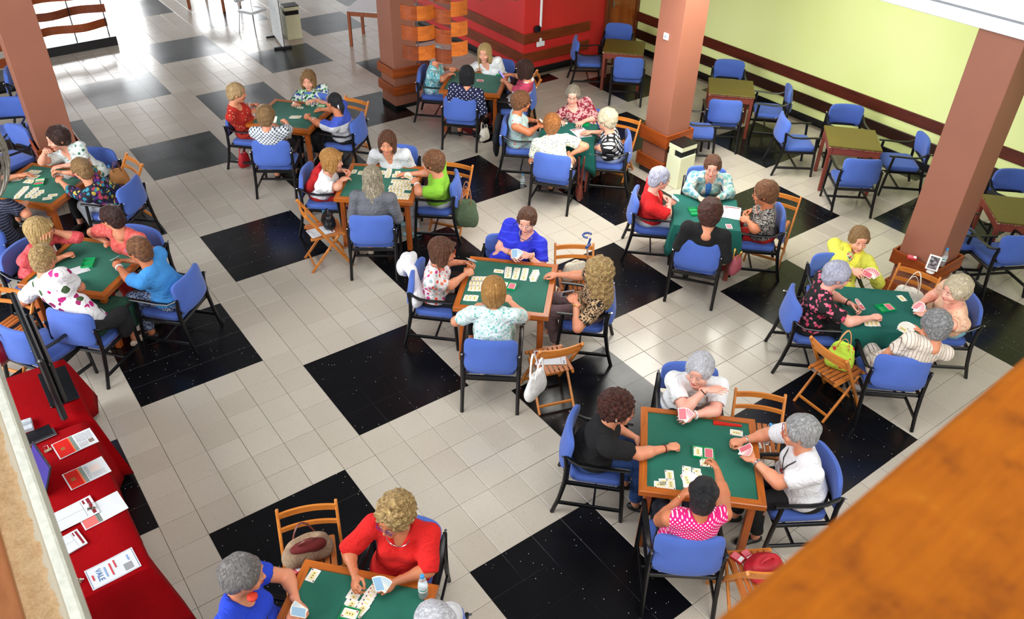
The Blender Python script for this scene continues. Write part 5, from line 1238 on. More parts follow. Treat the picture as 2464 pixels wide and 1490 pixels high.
# conduit, socket, switch
struct(MB().tube([(7.03, YR - .035, .85), (7.03, YR - .035, 3.6)], .022, 10).obj('trim_9', mwhite, None, True))
o = MB().box((0, 0, 0), (.13, .09, .12), .03).obj('cable_box', mblack); o.location = (6.95, YR - .05, .83); tag(o, 'black rounded cable box at the foot of the white conduit', 'cable box')
t = thing('wall_socket', 'white double socket low on the red wall by the corner', 'socket', (7.04, YR - .045, .55)); MB().box((0, 0, 0), (.17, .03, .085), .005).obj('plate', mwhite, t); MB().box((0, 0, .07), (.035, .03, .07), .004).obj('cable_cover', mwhite, t)
t = thing('wall_switch', 'small white switch high on the middle column', 'switch', (5.895, 1.15, 1.98)); MB().box((0, 0, 0), (.02, .085, .085), .004).obj('plate', mwhite, t); MB().box((-.012, 0, 0), (.008, .04, .04), .003).obj('rocker', pm('rocker_grey', (150, 160, 170), .4), t)
# ================================================================== BAGS, CLOTHES, RED TABLES, GALLERY
def soft(name, parts, mat, parent, h=.012, wob=.004, f=30, cut=None):
    """cloth or leather body from soft shapes; parts: ('e',c,r) / ('c',a,b,ra,rb) / ('-e',...)"""
    P = []
    for p in parts:
        if p[0][-1] == 'e': P += [[a - b_ for a, b_ in zip(p[1], p[2])], [a + b_ for a, b_ in zip(p[1], p[2])]]
        else: P += [[a - max(p[3:]) for a in p[1]], [a + max(p[3:]) for a in p[1]], [a - max(p[3:]) for a in p[2]], [a + max(p[3:]) for a in p[2]]]
    lo = [min(q[i] for q in P) - .03 for i in range(3)]; hi = [max(q[i] for q in P) + .03 for i in range(3)]
    F = Field(lo, hi, h)
    for p in parts:
        if p[0] == 'e': F.ell(p[1], p[2], None, .03)
        elif p[0] == '-e': F.ell(p[1], p[2], None, .01, True)
        else: F.cap(p[1], p[2], p[3], p[4], .025)
    F.wob(wob, f, 3); V, Q = F.mesh(); return ob(name, np_mesh(name, V, Q, mat), parent)
def strap(parent, pts, r, mat, name='handle', flat=.35): return MB().tube(pts, r, 6, True, flat).obj(name, mat, parent, True)
def arc(a, b_, top, n_=8, off=(0, 0, 0)):
    a, b_ = Vector(a), Vector(b_); return [a.lerp(b_, i / n_) + Vector((off[0], off[1], off[2])) * math.sin(math.pi * i / n_) + Vector((0, 0, top * math.sin(math.pi * i / n_) ** .7)) for i in range(n_ + 1)]
def bagbody(mat, t, w_=.34, h_=.24, d_=.13, slump=0):
    return soft('bag_body', [('e', (0, 0, h_ * .40), (w_ * .5, d_ * .55, h_ * .42)), ('e', (-w_ * .28, 0, h_ * .25), (w_ * .24, d_ * .5, h_ * .25)), ('e', (w_ * .28, 0, h_ * .25), (w_ * .24, d_ * .5, h_ * .25)),
                             ('e', (0, slump, h_ * .72), (w_ * .42, d_ * .32, h_ * .30)), ('-e', (0, slump, h_ * 1.02), (w_ * .34, d_ * .17, h_ * .16))], mat, t)
SZ = .458
def local(fc, x, y, z): return fc.matrix_world @ Vector((x, y, z)) if False else Vector(fc.location) + Matrix.Rotation(fc.rotation_euler.z, 3, 'Z') @ Vector((x, y, z))
def bag(kind_mat, p, rz, label, w_=.34, h_=.24, d_=.13, hm=None, handles=2, top=.15, name='handbag', slump=0):
    t = thing(name, label, 'bag', p, rz); bagbody(kind_mat, t, w_, h_, d_, slump)
    for k in range(handles):
        y = (-.5 + k) * d_ * .5 if handles > 1 else 0
        strap(t, arc((-w_ * .22, y, h_ * .82), (w_ * .22, y, h_ * .82), top, off=(0, y * .8, 0)), .009, hm or kind_mat)
    return t
lw = pm('white_leather', (222, 220, 216), .5, bs=.3); lcream = pm('cream_leather', (226, 220, 206), .5); lred = pm('red_nylon', (176, 22, 36), .55, bs=.4, scale=18)
lbrown = pm('brown_leather', (92, 34, 22), .45, bs=.3); lcanvas = cloth('canvas_tan', (158, 132, 106), .15); lgreen = cloth('olive_bag', (84, 102, 74), .25); lpink = pm('rose_leather', (176, 88, 100), .5, bs=.3)
ltan = pm('tan_suede', (160, 108, 56), .7, bs=.3); lblk = pm('black_leather', (20, 20, 24), .35, bs=.4); lgf = floral('lime_flowers', (176, 206, 60), [(206, 50, 60), (176, 206, 60), (186, 210, 70), (220, 120, 60)], 20, .35)
q = local(FC['A'], .03, -.02, SZ); t = bag(lcanvas, q, FC['A'].rotation_euler.z + .25, 'tan canvas travel bag with brown leather handles on the folding chair at the bottom table', .36, .24, .17, lbrown, 2, .10, 'travel_bag')
MB().box((0, -.088, .13), (.10, .012, .035), .005).obj('leather_patch', lbrown, t); soft('scarf', [('e', (.02, .05, .2), (.11, .05, .04)), ('e', (-.06, .06, .18), (.07, .04, .05))], pm('maroon_scarf', (92, 18, 16), .9), t)
q = local(FC['F'], -.02, .06, SZ); t = bag(lblk, q, FC['F'].rotation_euler.z, 'shiny black handbag with a blue cap on the side-on folding chair', .24, .19, .14, lblk, 1, .08)
MB().lathe([(.014, 0), (.014, .02), (.008, .024)], 10, (-.12, -.02, .13)).obj('blue_cap', mcap, t, True)
sheet(local(FC['F'], .06, -.06, .459), math.degrees(FC['F'].rotation_euler.z) + 10, .20, .28, mform, 'score sheet under the black handbag on the side-on folding chair')
sheet(local(FC['C'], 0, .02, .459), math.degrees(FC['C'].rotation_euler.z) + 74, .21, .297, mform, 'score sheet on the folding chair with the white bag')
q = local(FC['H'], .0, .0, SZ); t = bag(lgf, q, FC['H'].rotation_euler.z + .5, 'lime green flowered shopping bag with rope handles on a folding chair', .25, .30, .16, pm('rope_handle', (214, 140, 84), .6), 2, .14, 'shopping_bag')
soft('brown_parcel', [('e', (0, 0, .17), (.075, .045, .06))], pm('brown_paper', (150, 110, 66), .8), t)
q = local(FC['H2'], -.02, .03, SZ); bag(lcream, q, FC['H2'].rotation_euler.z, 'large cream leather tote with tall looped handles beneath the column ledge', .33, .26, .12, lcream, 2, .20, 'tote_bag')
q = local(FC['D2'], .05, -.02, SZ); bag(lred, q, FC['D2'].rotation_euler.z + .3, 'red nylon bag on the folding chair beside the wooden beam', .28, .15, .22, lred, 1, .05)
q = local(FC['L'], .03, .0, SZ); bag(ltan, q, FC['L'].rotation_euler.z + 1.2, 'tan suede handbag standing on the folding chair at the left', .22, .27, .13, lbrown, 2, .10)
q = local(FC['C2'], 0, .0, SZ); bag(pm('cream_knit', (206, 196, 176), .9, bs=.8, scale=60), q, FC['C2'].rotation_euler.z + .3, 'cream ribbed knitted bag on the folding chair with the crutch', .30, .25, .12, None, 1, .05)
# crutch leaning on that chair
t = thing('crutch', 'grey metal crutch with blue handle leaning behind the table with upright card columns', 'crutch'); pc = at(1417, 655, .42); pt = Vector(at(1413, 597, .78))
MB().tube([(pc.x, pc.y, .02), pc, pt], .011, 8).obj('tube', mchrome, t, True); MB().tube([pt, pt + Vector((.02, -.015, .12))], .012, 8).obj('upper_tube', pm('blue_plastic', (30, 60, 130), .35), t, True)
MB().tube([pt + Vector((.02, -.015, .05)), pt + Vector((-.07, -.06, .06))], .015, 8).obj('handle', pm('blue_plastic', (30, 60, 130)), t, True)
MB().tube([pt + Vector((.05 * math.cos(a) - .01, .05 * math.sin(a), .16)) for a in [i * .5 for i in range(9)]], .012, 6).obj('cuff', pm('blue_plastic', (30, 60, 130)), t, True)
def hang_bag(px, py, z, rz, mat, label, w_, h_, d_, hm, top, name='handbag', cat='bag'):
    p = at(px, py, z); return bag(mat, p, rz, label, w_, h_, d_, hm, 2, top, name)
t = hang_bag(1288, 952, .34, R(20), lw, 'white slouching leather bag hanging by long straps from a folding chair back', .30, .30, .10, lw, .22, 'shoulder_bag')
t = hang_bag(1122, 545, .20, R(-40), lgreen, 'big olive green slouch bag hanging behind the woman in lime green', .30, .40, .14, pm('strap_tan', (176, 110, 66), .6), .26, 'shoulder_bag')
t = hang_bag(590, 402, .03, R(10), lred, 'small red leather handbag standing on the floor by the woman in lattice print', .17, .24, .10, lred, .08)
t = hang_bag(1765, 658, .22, R(10), lpink, 'small rose pink handbag hanging behind the woman all in black', .20, .26, .09, pm('gold_handle', (206, 160, 70), .35, .6), .10)
t = hang_bag(1392, 480, .06, R(60), lbrown, 'brown leather shoulder bag hanging low beside the chair of the copper-haired woman', .16, .26, .08, lbrown, .42, 'shoulder_bag')
t = hang_bag(1165, 338, .03, R(10), lcream, 'pale beige bag on the floor beneath the farthest card table', .18, .22, .10, lcream, .10)
t = bag(pm('wine_leather', (128, 12, 30), .35, bs=.3), at(12, 870, .42), R(40), 'dark red handbag with metal clasp at the left edge', .24, .28, .16, None, 2, .1)
t = thing('card_pack', 'red and white card pack, upper of two on the folding chair beside the beam', 'card pack', local(FC['D2'], -.10, .11, .459), FC['D2'].rotation_euler.z + .7, 'card packs')
def pack(t, mb=(206, 50, 60)): MB().box((0, 0, .011), (.064, .092, .022), .001).obj('box', pm('pack_%d' % mb[0], mb, .4), t); MB().box((0, .018, .0225), (.052, .046, .001)).obj('window', mcb, t); MB().box((0, -.026, .0225), (.05, .03, .001)).obj('label_patch', mlab if False else mwhite, t)
pack(t)
t = thing('card_pack', 'card pack lower on the folding chair beside the beam, half under a strap', 'card pack', local(FC['D2'], -.02, .12, .459), FC['D2'].rotation_euler.z + .4, 'card packs'); pack(t)
t = thing('card_pack', 'grey-backed card pack on the slatted seat next to the canvas bag', 'card pack', at(709, 1378, .46), R(100)); pack(t, (206, 206, 208))
t = thing('card_pack', 'red card pack lying on the ledge of the right-hand column', 'card pack', at(2194, 622, .70), R(30)); pack(t)
# white frame on a round foot on the ledge
t = thing('picture_frame', 'white plastic frame with grey picture on a round foot, on the column ledge', 'frame', at(2238, 655, .695), R(-70)); mfw = pm('white_plastic', (226, 228, 226), .3)
MB().lathe([(.04, 0), (.042, .006), (.03, .012), (.010, .018), (.009, .04)], 16).obj('foot', mfw, t, True)
M = Matrix.Translation((0, 0, .115)) @ Matrix.Rotation(R(-14), 4, 'X')
f = MB(); f.box((-.052, 0, 0), (.018, .012, .165), .003, M).box((.052, 0, 0), (.018, .012, .165), .003, M).box((0, 0, .074), (.086, .012, .017), .003, M).box((0, 0, -.074), (.086, .012, .017), .003, M); f.obj('frame', mfw, t)
MB().box((0, .001, 0), (.088, .006, .134), 0, M).obj('picture', blotch('dim_picture', [(0, (70, 66, 70)), (.5, (110, 104, 108)), (.56, (150, 146, 150))], 30, 1), t)
# second white frame on the chair behind the silver-haired woman, small framed screen of the curly woman
t = thing('picture_frame', 'white frame lying on the folding chair with the black strap', 'frame', local(FC['D'], .05, .05, .462), FC['D'].rotation_euler.z + .2)
f = MB(); f.box((-.07, 0, .008), (.018, .2, .016), .002).box((.07, 0, .008), (.018, .2, .016), .002).box((0, .092, .008), (.122, .016, .016), .002).box((0, -.092, .008), (.122, .016, .016), .002); f.obj('frame', mfw, t); MB().box((0, 0, .004), (.124, .17, .006)).obj('picture', pm('pale_picture', (206, 206, 210), .4), t)
P = PPL['C3']; pw = P['Mw'] @ (P['arms'][0][1] + P['arms'][0][2] * .1) + Vector((0, 0, .06))
t = thing('small_frame', 'small grey-framed photo holder held by the woman with long curly blond hair', 'frame', pw, R(-20)); f = MB(); M = Matrix.Rotation(R(25), 4, 'X'); mgf = pm('grey_frame', (150, 152, 158), .3)
f.box((-.055, 0, 0), (.012, .01, .10), .002, M).box((.055, 0, 0), (.012, .01, .10), .002, M).box((0, 0, .045), (.1, .01, .012), .002, M).box((0, 0, -.045), (.1, .01, .012), .002, M).obj('frame', mgf, t); MB().box((0, .001, 0), (.1, .005, .08), 0, M).obj('picture', pm('dark_picture', (52, 44, 46), .2), t)
P = PPL['G3']; pw = P['Mw'] @ (P['arms'][0][1] + P['arms'][0][2] * .1) + Vector((0, 0, .06))
t = thing('phone', 'phone with lit lilac screen in the hand of the woman in white and raspberry', 'phone', pw, R(-135)); M = Matrix.Rotation(R(40), 4, 'X'); MB().box((0, 0, 0), (.075, .009, .15), .003, M).obj('case', lblk, t)
m, n, l, b = newmat('lit_screen'); b.inputs['Base Color'].default_value = rgb((90, 80, 160)); b.inputs['Emission Color'].default_value = rgb((150, 140, 230)); b.inputs['Emission Strength'].default_value = 1.1
MB().box((0, .006, 0), (.068, .002, .138), 0, M).obj('screen', m, t)
# jackets over chair backs
def jacket(seat, f_, mat, label, parts, cat='jacket'):
    t = thing('jacket', label, cat, seat, math.atan2(f_.y, f_.x) - math.pi / 2); soft('jacket_cloth', parts, mat, t, .012, .007, 26); return t
P = PPL['C1']; jacket(P['seat'], P['f'], K('white_jacket', (230, 230, 234), .9), 'white jacket thrown over the armchair of the woman in coral flowers', [('e', (-.10, -.33, .80), (.17, .07, .07)), ('e', (-.19, -.40, .70), (.13, .07, .13)), ('e', (-.25, -.46, .62), (.09, .06, .10)), ('c', (.02, -.28, .78), (.20, -.16, .58), .055, .045), ('e', (.16, -.20, .56), (.12, .07, .12))])
P = PPL['P1']; jacket(P['seat'], P['f'], K('black_jacket', (14, 14, 16), .9), 'black jacket hanging behind the woman in the sleeveless flowered dress', [('e', (-.05, -.36, .70), (.20, .045, .14)), ('e', (-.06, -.38, .50), (.20, .05, .18)), ('e', (-.10, -.38, .32), (.14, .045, .14))])
P = PPL['B4']; jacket(P['seat'], P['f'], K('black_jacket', (14, 14, 16)), 'black cardigan bunched over the armrest of the woman in magenta flowers', [('e', (.27, .02, .60), (.09, .16, .07)), ('e', (.30, .08, .48), (.06, .11, .13)), ('e', (.20, -.16, .62), (.10, .08, .05))])
# vest, shirt, scarf and lanyard details worn by people
def worn_part(key, name, mat, parts, h=.012, wob=.002): P = PPL[key]; return soft(name, parts(P), mat, P['root'], h, wob, 30)
P = PPL['F1']; T = P['T']; tl = P['tl']
worn_part('F1', 'red_vest', K('red_vest', (186, 20, 24), .85), lambda P: [('c', tuple(T(.10, -.09, tl - .08)), tuple(T(.09, -.12, .10)), .055, .075), ('c', tuple(T(-.10, -.09, tl - .08)), tuple(T(-.09, -.12, .10)), .055, .075), ('c', tuple(T(0, -.10, tl - .06)), tuple(T(0, -.12, .10)), .05, .07)])
P = PPL['H2']; T = P['T']; tl = P['tl']; ys = K('yellow_scarf', (226, 220, 70), .8)
for s in (-1, 1): strap(P['root'], [T(s * .055, -.03, tl + .01), T(s * .07, .07, tl - .02), T(s * .055, .135, tl - .14), T(s * .05, .14, tl - .26), T(s * .05, .17, tl - .36)], .038, ys, 'scarf_end', .3)
worn_part('H2', 'print_shirt', floral('shirt_print', (180, 190, 130), [(206, 60, 80), (60, 110, 90), (190, 196, 140)], 40, .5), lambda P: [('e', tuple(T(0, .082, tl - .2)), (.05, .055, .11))])
P = PPL['R2']; T = P['T']; tl = P['tl']; worn_part('R2', 'blue_shirt', K('mid_blue_shirt', (56, 116, 190), .85), lambda P: [('e', tuple(T(0, .070, tl - .14)), (.05, .062, .11)), ('e', tuple(T(0, .085, tl - .24)), (.035, .06, .10))])
P = PPL['D3']; T = P['T']; tl = P['tl']
strap(P['root'], [T(-.07, -.02, tl + .0), T(-.075, .07, tl - .03), T(-.04, .135, tl - .12), T(0, .155, tl - .22), T(.04, .135, tl - .12), T(.075, .07, tl - .03), T(.07, -.02, tl)], .004, mblack, 'lanyard', 1)
MB().tube([T(.022 * math.cos(a), .165, tl - .235 + .022 * math.sin(a)) for a in [i * math.pi / 5 for i in range(11)]], .005, 6).obj('red_pendant', pm('red_pendant', (176, 30, 30), .4), P['root'], True)
P = PPL['E3']; MB().tube([P['hd'] + P['Rh'] @ Vector((.04 * math.cos(a), -.118, -.03 + .04 * math.sin(a))) for a in [i * .6 for i in range(11)]], .012, 6).obj('hair_tie', mwhite, P['root'], True)
P = PPL['A1']; T = P['T']; tl = P['tl']; MB().lathe([(.005, -.02), (.03, -.01), (.034, .006), (.016, .018), (.004, .02)], 9, tuple(P['hd'] + P['Rh'] @ Vector((.09, .05, -.09)))).obj('flower', pm('orange_red', (206, 52, 24), .7), P['root'], True, .3)
strap(P['root'], [T(-.10, -.04, tl - .02), T(-.09, .07, tl - .06), T(-.02, .13, tl - .18), T(.06, .15, tl - .30)], .006, pm('bag_strap', (36, 34, 46), .5), 'strap', .6)
mgold = pm('gold', (206, 160, 80), .25, 1); msil = pm('silver', (206, 206, 210), .25, 1)
def bracelet(key, hand, mat, r=.030, w_=.006, name='bracelet', d=.03):
    P = PPL[key]; el, wr, hv = P['arms'][hand]; a = (wr - el).normalized(); c = wr - a * d; x = a.orthogonal().normalized(); y = a.cross(x)
    MB().tube([c + (x * math.cos(t_) + y * math.sin(t_)) * r for t_ in [i * math.pi / 6 for i in range(13)]], w_, 6, False).obj(name, mat, P['root'], True)
for k, h_, mt, w_, nm in (('D1', 1, lbrown, .006, 'watch'), ('D2', 0, mwhite, .010, 'watch'), ('D2', 1, mblack, .004, 'bracelet'), ('D3', 0, msil, .011, 'bracelet'), ('D3', 1, msil, .006, 'bracelet'), ('C3', 0, mgold, .007, 'watch'), ('C2', 0, mgold, .004, 'bracelet'), ('C2', 1, mgold, .004, 'bracelet'),
                          ('E1', 0, mwhite, .010, 'watch'), ('F3', 0, mwhite, .009, 'watch'), ('B3', 0, mwhite, .010, 'watch'), ('D4', 0, mgold, .003, 'bracelet'), ('A1', 1, msil, .010, 'bracelet'), ('H4', 1, mgold, .004, 'bracelet'), ('H1', 0, mblack, .006, 'watch'), ('G2', 0, mwhite, .009, 'watch')): bracelet(k, h_, mt, .031, w_, nm)
def necklace(key, mat, r=.0035):
    P = PPL[key]; T = P['T']; tl = P['tl']; MB().tube([T(.075 * math.sin(a), .055 + .062 * abs(math.cos(a * .5)) , tl - .005 - .075 * max(0, math.cos(a))) for a in [(-1.5 + i * .25) for i in range(13)]], r, 6).obj('necklace', mat, P['root'], True)
necklace('C2', msil, .005); necklace('A2', msil); necklace('R3', pm('coral_beads', (226, 150, 120), .4), .005)
def earring(key, s=1):
    P = PPL[key]; o = MB().lathe([(.002, -.009), (.008, -.004), (.008, .004), (.002, .009)], 8).obj('earring', mwhite, P['root'], True); o.location = P['hd'] + P['Rh'] @ Vector((s * .088, -.004, -.042))
earring('D1'); earring('P3', -1); earring('A2', -1)
# ---------- red-clothed tables at the left
mrc = cloth('red_tablecloth', (146, 0, 8), .10, .12); mrc.node_tree.nodes['Principled BSDF'].inputs['Specular IOR Level'].default_value = .1
def red_table(x0, x1, y0, y1, label, zt, amp):
    t = thing('trestle_table', 'folding trestle table under a red cloth, ' + label, 'table', ((x0 + x1) / 2, (y0 + y1) / 2, 0)); W_, D_ = x1 - x0, y1 - y0
    MB().box((0, 0, zt - .025), (W_ - .02, D_ - .02, .03), .004).obj('tabletop', mgt, t)
    for sx in (-1, 1):
        for sy in (-1, 1): MB().tube([(sx * (W_ / 2 - .08), sy * (D_ / 2 - .12), 0), (sx * (W_ / 2 - .08), sy * (D_ / 2 - .12), zt - .04)], .016, 8).obj('leg', mchrome, t, True)
    n_ = 64; V = [(0, 0, zt)]; F = []; per = []; ex, ey = W_ / 2, D_ / 2
    cs = [(-ex, -ey), (ex, -ey), (ex, ey), (-ex, ey)]
    for i in range(4):
        for k in range(n_ // 4): u = k / (n_ // 4); a, b_ = cs[i], cs[(i + 1) % 4]; per.append((a[0] + (b_[0] - a[0]) * u, a[1] + (b_[1] - a[1]) * u, 1 - abs(2 * u - 1), u, i))
    for X, Y, m_, u, i in per: V.append((X * .6, Y * .6, zt + .001))
    for X, Y, m_, u, i in per: V.append((X - math.copysign(.006, X), Y - math.copysign(.006, Y), zt))
    for X, Y, m_, u, i in per: V.append((X, Y, zt - .008))
    for j in range(1, 6):
        f_ = j / 5
        for X, Y, m_, u, i in per:
            cor = max(0, 1 - m_ * 2.2); o_ = (.01 + amp * f_ * (.5 + .5 * math.sin(u * 4 * math.pi * 2 + i)) + .17 * cor ** 2 * f_)
            dx, dy = ((0, -1), (1, 0), (0, 1), (-1, 0))[i]
            if u == 0: pdx, pdy = ((0, -1), (1, 0), (0, 1), (-1, 0))[i - 1]; dx, dy = (dx + pdx) * .75, (dy + pdy) * .75
            V.append((X + dx * o_, Y + dy * o_, zt - .008 - (zt - .06) * f_ * (1 - .04 * math.sin(u * 9 + i))))
    F = [(0, 1 + k, 1 + (k + 1) % n_) for k in range(n_)]
    for r in range((len(V) - 1) // n_ - 1):
        o_ = 1 + r * n_
        for k in range(n_): F.append((o_ + k, o_ + n_ + k, o_ + n_ + (k + 1) % n_, o_ + (k + 1) % n_))
    o = ob('tablecloth', me_new('tablecloth', V, F, mrc, True), None, ((x0 + x1) / 2, (y0 + y1) / 2, .006)); o.data.set_sharp_from_angle(angle=1.0); md = o.modifiers.new('thickness', 'SOLIDIFY'); md.thickness = .003; md.offset = 1
    tag(o, 'deep red cloth to the floor over the table ' + label, 'tablecloth')
red_table(-2.72, -1.99, -2.16, -.47, 'with the printed sheets', .70, .03); red_table(-2.72, -1.955, -.43, .42, 'with the big black monitor', .715, .03)
RT = .712
# monitor seen edge-on
t = thing('monitor', 'big flat black monitor seen edge-on, standing on the red table', 'monitor', (-2.12, .05, .726), 0); mmon = pm('monitor_black', (16, 17, 20), .3)
MB().box((.05, 0, .008), (.22, .50, .014), .005).obj('foot', pm('dark_glass', (26, 28, 32), .12), t); MB().box((0, 0, .06), (.04, .16, .10), .006).obj('neck', mmon, t)
MB().box((0, 0, .37), (.05, 1.08, .62), .015).obj('housing', mmon, t); MB().box((.045, 0, .32), (.05, .80, .42), .02).obj('rear_bulge', mmon, t); MB().box((-.0265, 0, .375), (.003, 1.01, .56)).obj('screen', pm('off_screen', (8, 8, 10), .08), t)
MB().box((.0, -.2, .672), (.014, .22, .006), .002).obj('button_bar', pm('button_bar', (50, 52, 58), .3), t)
# things on the long red table
pz = lambda x, y: at(x, y, RT)
sheet(pz(181, 1068), -84, .20, .29, mnews1, 'top printed newsletter with red heading and a fine-print column', n_=6); sheet(pz(209, 1139), -84, .20, .29, mnews2, 'second printed newsletter with red heading and pale round picture')
sheet(pz(245, 1229), -84, .21, .30, mposter, 'pink and white flyer with crest, half under a form on the red table', n_=3); sheet(up(pz(172, 1243), .008), -84, .20, .33, mform, 'long white form with maroon heading clipped beside the pink flyer')
sheet(pz(160, 1314), -80, .17, .22, mform, 'pile of small forms on brown card, near the stucco ledge', n_=10)
sv = sheet(pz(272, 1369), -87, .19, .31, mvale, 'white framed voucher reading VALE at the near end of the red table')
def text(s, parent, x, y, size, mat, rz=0):
    cu = bpy.data.curves.new('lettering', 'FONT'); cu.body = s; cu.size = size; cu.extrude = .0004; cu.align_x = 'CENTER'; cu.align_y = 'CENTER'; cu.materials.append(mat)
    tmp = bpy.data.objects.new('tmp', cu); C.objects.link(tmp); dg = bpy.context.evaluated_depsgraph_get(); dg.update(); me = bpy.data.meshes.new_from_object(tmp.evaluated_get(dg)); bpy.data.objects.remove(tmp); o = ob('lettering', me, parent); o.location = (x, y, .0062); o.rotation_euler = (0, 0, rz); return o
text('VALE', sv, 0, -.085, .05, mtxt['blue'])
for y_, w__, k in ((-.045, .09, 'pale'), (-.01, .11, 'red'), (.02, .07, 'red'), (-.125, .05, 'red'), (.105, .05, 'pale')): MB().box((0 if y_ < .02 else -.03, y_, .0055), (w__, .009, .0006)).obj('print_line', mtxt[k], sv)
# bulldog clips
def clip(px, py, rz, label):
    t = thing('bulldog_clip', label, 'clip', up(pz(px, py), .008), rz); MB().add([(-.025, -.012, 0), (.025, -.012, 0), (.025, .012, 0), (-.025, .012, 0), (-.025, 0, .014), (.025, 0, .014)], [(3, 2, 1, 0), (0, 1, 5, 4), (2, 3, 4, 5), (0, 4, 3), (1, 2, 5)]).obj('spring', pm('clip_steel', (150, 140, 110), .3, 1), t)
    for s in (-1, 1): MB().tube([(-.012, s * .004, .012), (-.016, s * .035, .022), (.016, s * .035, .022), (.012, s * .004, .012)], .0025, 6).obj('lever', msil, t, True)
clip(221, 1226, R(-20), 'metal bulldog clip holding the form to the pink flyer'); clip(190, 1402, R(40), 'silver bulldog clip near the stucco ledge, by the voucher'); clip(116, 1086, R(10), 'small metal clip above the laptop')
# laptop
t = thing('laptop', 'open black laptop with violet screen on the red table', 'laptop', Vector(pz(98, 1160)) + Vector((-.03, .0, .004)), R(-90 + 8)); m2, n, l, b = newmat('violet_screen'); b.inputs['Base Color'].default_value = rgb((40, 26, 110)); b.inputs['Emission Color'].default_value = rgb((40, 24, 150)); b.inputs['Emission Strength'].default_value = .25
MB().box((0, -.11, .009), (.36, .24, .018), .004).obj('base', lblk, t); M = Matrix.Translation((0, .01, .012)) @ Matrix.Rotation(R(-25), 4, 'X')
MB().box((0, 0, .12), (.36, .010, .24), .004, M).obj('lid', lblk, t); MB().box((0, -.006, .122), (.33, .002, .205), 0, M).obj('screen', m2, t)
for r in range(4): MB().box((0, -.05 - .028 * r, .0185), (.31, .022, .003), .001).obj('key_row', pm('key_black', (30, 30, 34), .5), t)
t = thing('paper_tray', 'pale grey document scanner beside the monitor', 'scanner', up(pz(55, 1035), .01), R(-4)); MB().box((0, 0, .02), (.16, .13, .04), .006).obj('housing', pm('grey_plastic', (186, 190, 196), .4), t); MB().box((0, .0, .043), (.15, .03, .006), .002).obj('lid', pm('grey_plastic2', (160, 166, 174), .4), t)
t = thing('clipboard', 'thin clipboard with dark papers between the monitor and laptop', 'clipboard', up(pz(88, 1052), .004), R(95)); MB().box((0, 0, .003), (.16, .26, .005), .001).obj('board', msil, t); MB().box((.01, .0, .007), (.13, .23, .004)).obj('papers', lblk, t)
# ---------- gallery: ledge at bottom left, handrail at bottom right, pendant lamp
mst, n, l, b = newmat('beige_stucco'); v = texco(n, l); t1 = noise(n, l, v, 18, 5, .7); t2 = noise(n, l, v, 130, 4, .7); t3 = noise(n, l, v, 4, 3)
cst = mix(n, l, .5, ramp(n, l, t1.outputs[0], [(.3, (176, 132, 84)), (.7, (222, 190, 146))]), ramp(n, l, t2.outputs[0], [(.3, (160, 118, 74)), (.7, (228, 200, 158))]))
sp = n.new('ShaderNodeSeparateXYZ'); l.new(v, sp.inputs[0]); ee = math_(n, l, 'ADD', sp.outputs[0], math_(n, l, 'MULTIPLY', t1.outputs[0], .05))
cst = mix(n, l, math_(n, l, 'GREATER_THAN', ee, .062), cst, rgb((196, 186, 164))); l.new(cst, b.inputs['Base Color']); b.inputs['Roughness'].default_value = .95; bump(n, l, b, t2.outputs[0], .6, .01)
LX = -2.300
lg = MB().box((0, 0, 0), (.17, 9.0, .30), .004).obj('gallery_ledge', mst); lg.location = (LX - .085, -5.7, 2.85); lg['kind'] = 'structure'

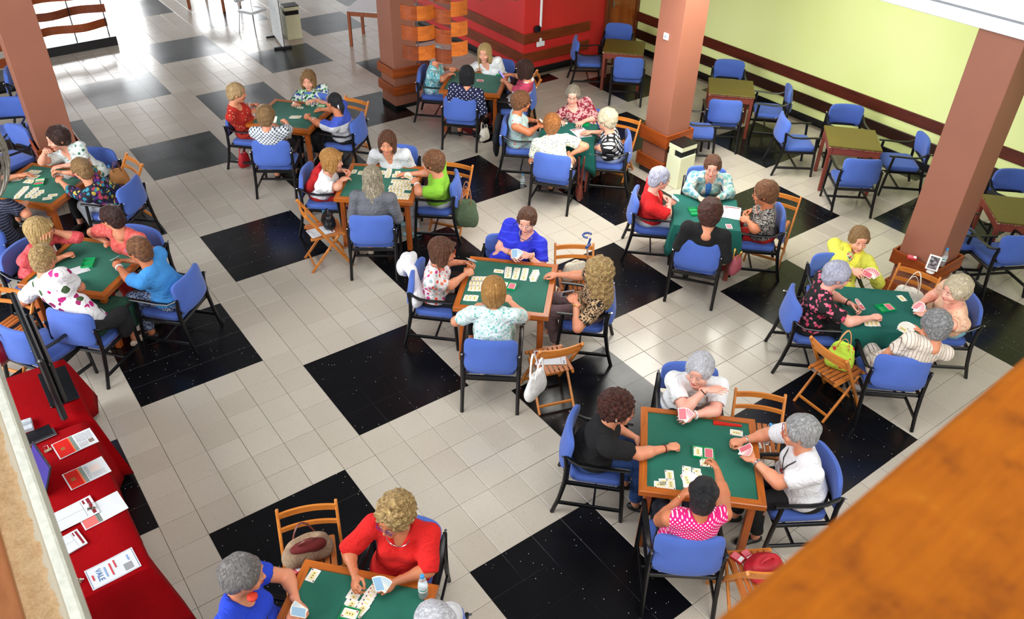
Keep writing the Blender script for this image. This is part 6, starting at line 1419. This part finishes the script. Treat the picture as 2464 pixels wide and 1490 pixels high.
struct(MB().box((LX - .012, -5.7, 3.003), (.034, 9.0, .02), .004).box((LX + .004, -5.7, 2.85), (.01, 9.0, .30)).obj('trim_10', pm('off_white_trim', (206, 208, 196), .5)))
struct(MB().box((LX - .142 - .05, -5.7, 2.97), (.10, 9.0, .14), .004).obj('trim_11', wood('ledge_wood', (120, 66, 30), (160, 100, 56), .4, .7, 1)))
struct(MB().box((LX - .52, -5.7, 2.92), (.56, 9.0, .12)).obj('gallery_floor', pm('gallery_floor', (128, 96, 70), .6)))
mhr, n, l, b = newmat('worn_orange_wood'); b.inputs['Specular IOR Level'].default_value = .15; v = texco(n, l, (1, 1, 1)); t1 = noise(n, l, v, 11, 5, .6, .4); t2 = noise(n, l, texco(n, l, (3, 30, 30)), 3, 4, .6)
cc = ramp(n, l, t1.outputs[0], [(.26, (104, 50, 0)), (.46, (150, 80, 0)), (.62, (160, 88, 0)), (.78, (172, 110, 24))]); l.new(mix(n, l, .25, cc, ramp(n, l, t2.outputs[0], [(.3, (104, 46, 0)), (.7, (156, 82, 0))])), b.inputs['Base Color']); b.inputs['Roughness'].default_value = .7
hr = MB().box((0, 0, 0), (3.6, .30, .09), .012).obj('handrail', mhr); hr.location = (-.787 + .9 * math.cos(.045) + .15 * math.sin(.045), -5.904 + .9 * math.sin(.045) - .15 * math.cos(.045), 4.455); hr.rotation_euler.z = .045; tag(hr, 'thick worn orange wooden gallery handrail across the lower right corner', 'handrail')
struct(MB().box((.02, -6.12, 4.00), (3.6, .05, .80)).obj('wall_parapet', mst))
t = thing('pendant_lamp', 'hanging lamp of fine vertical beaded strands at the left edge', 'lamp', (-2.185, -2.65, 3.93)); mgls = pm('bead_strand', (112, 106, 96), .35, .2, var=.3, scale=90)
for k in range(44):
    a = 2 * math.pi * k / 44; MB().tube([(.232 * math.sin(p_) * math.cos(a), .232 * math.sin(p_) * math.sin(a), .25 * math.cos(p_)) for p_ in [.25 + i * .22 for i in range(13)]], .0042, 5).obj('strand', mgls, t, True)
for z, r_ in ((.07, .224), (.242, .06), (-.242, .06)): MB().tube([(r_ * math.cos(a), r_ * math.sin(a), z) for a in [i * math.pi / 12 for i in range(25)]], .004, 5, False).obj('ring', msil, t, True)
MB().lathe([(.02, .24), (.02, .28), (.004, .29), (.004, 1.6)], 8).obj('cable', mblack, t, True); MB().lathe([(.01, .12), (.045, .02), (.05, -.04), (.02, -.08)], 12).obj('bulb', pm('frosted_glass', (214, 206, 190), .3), t, True)
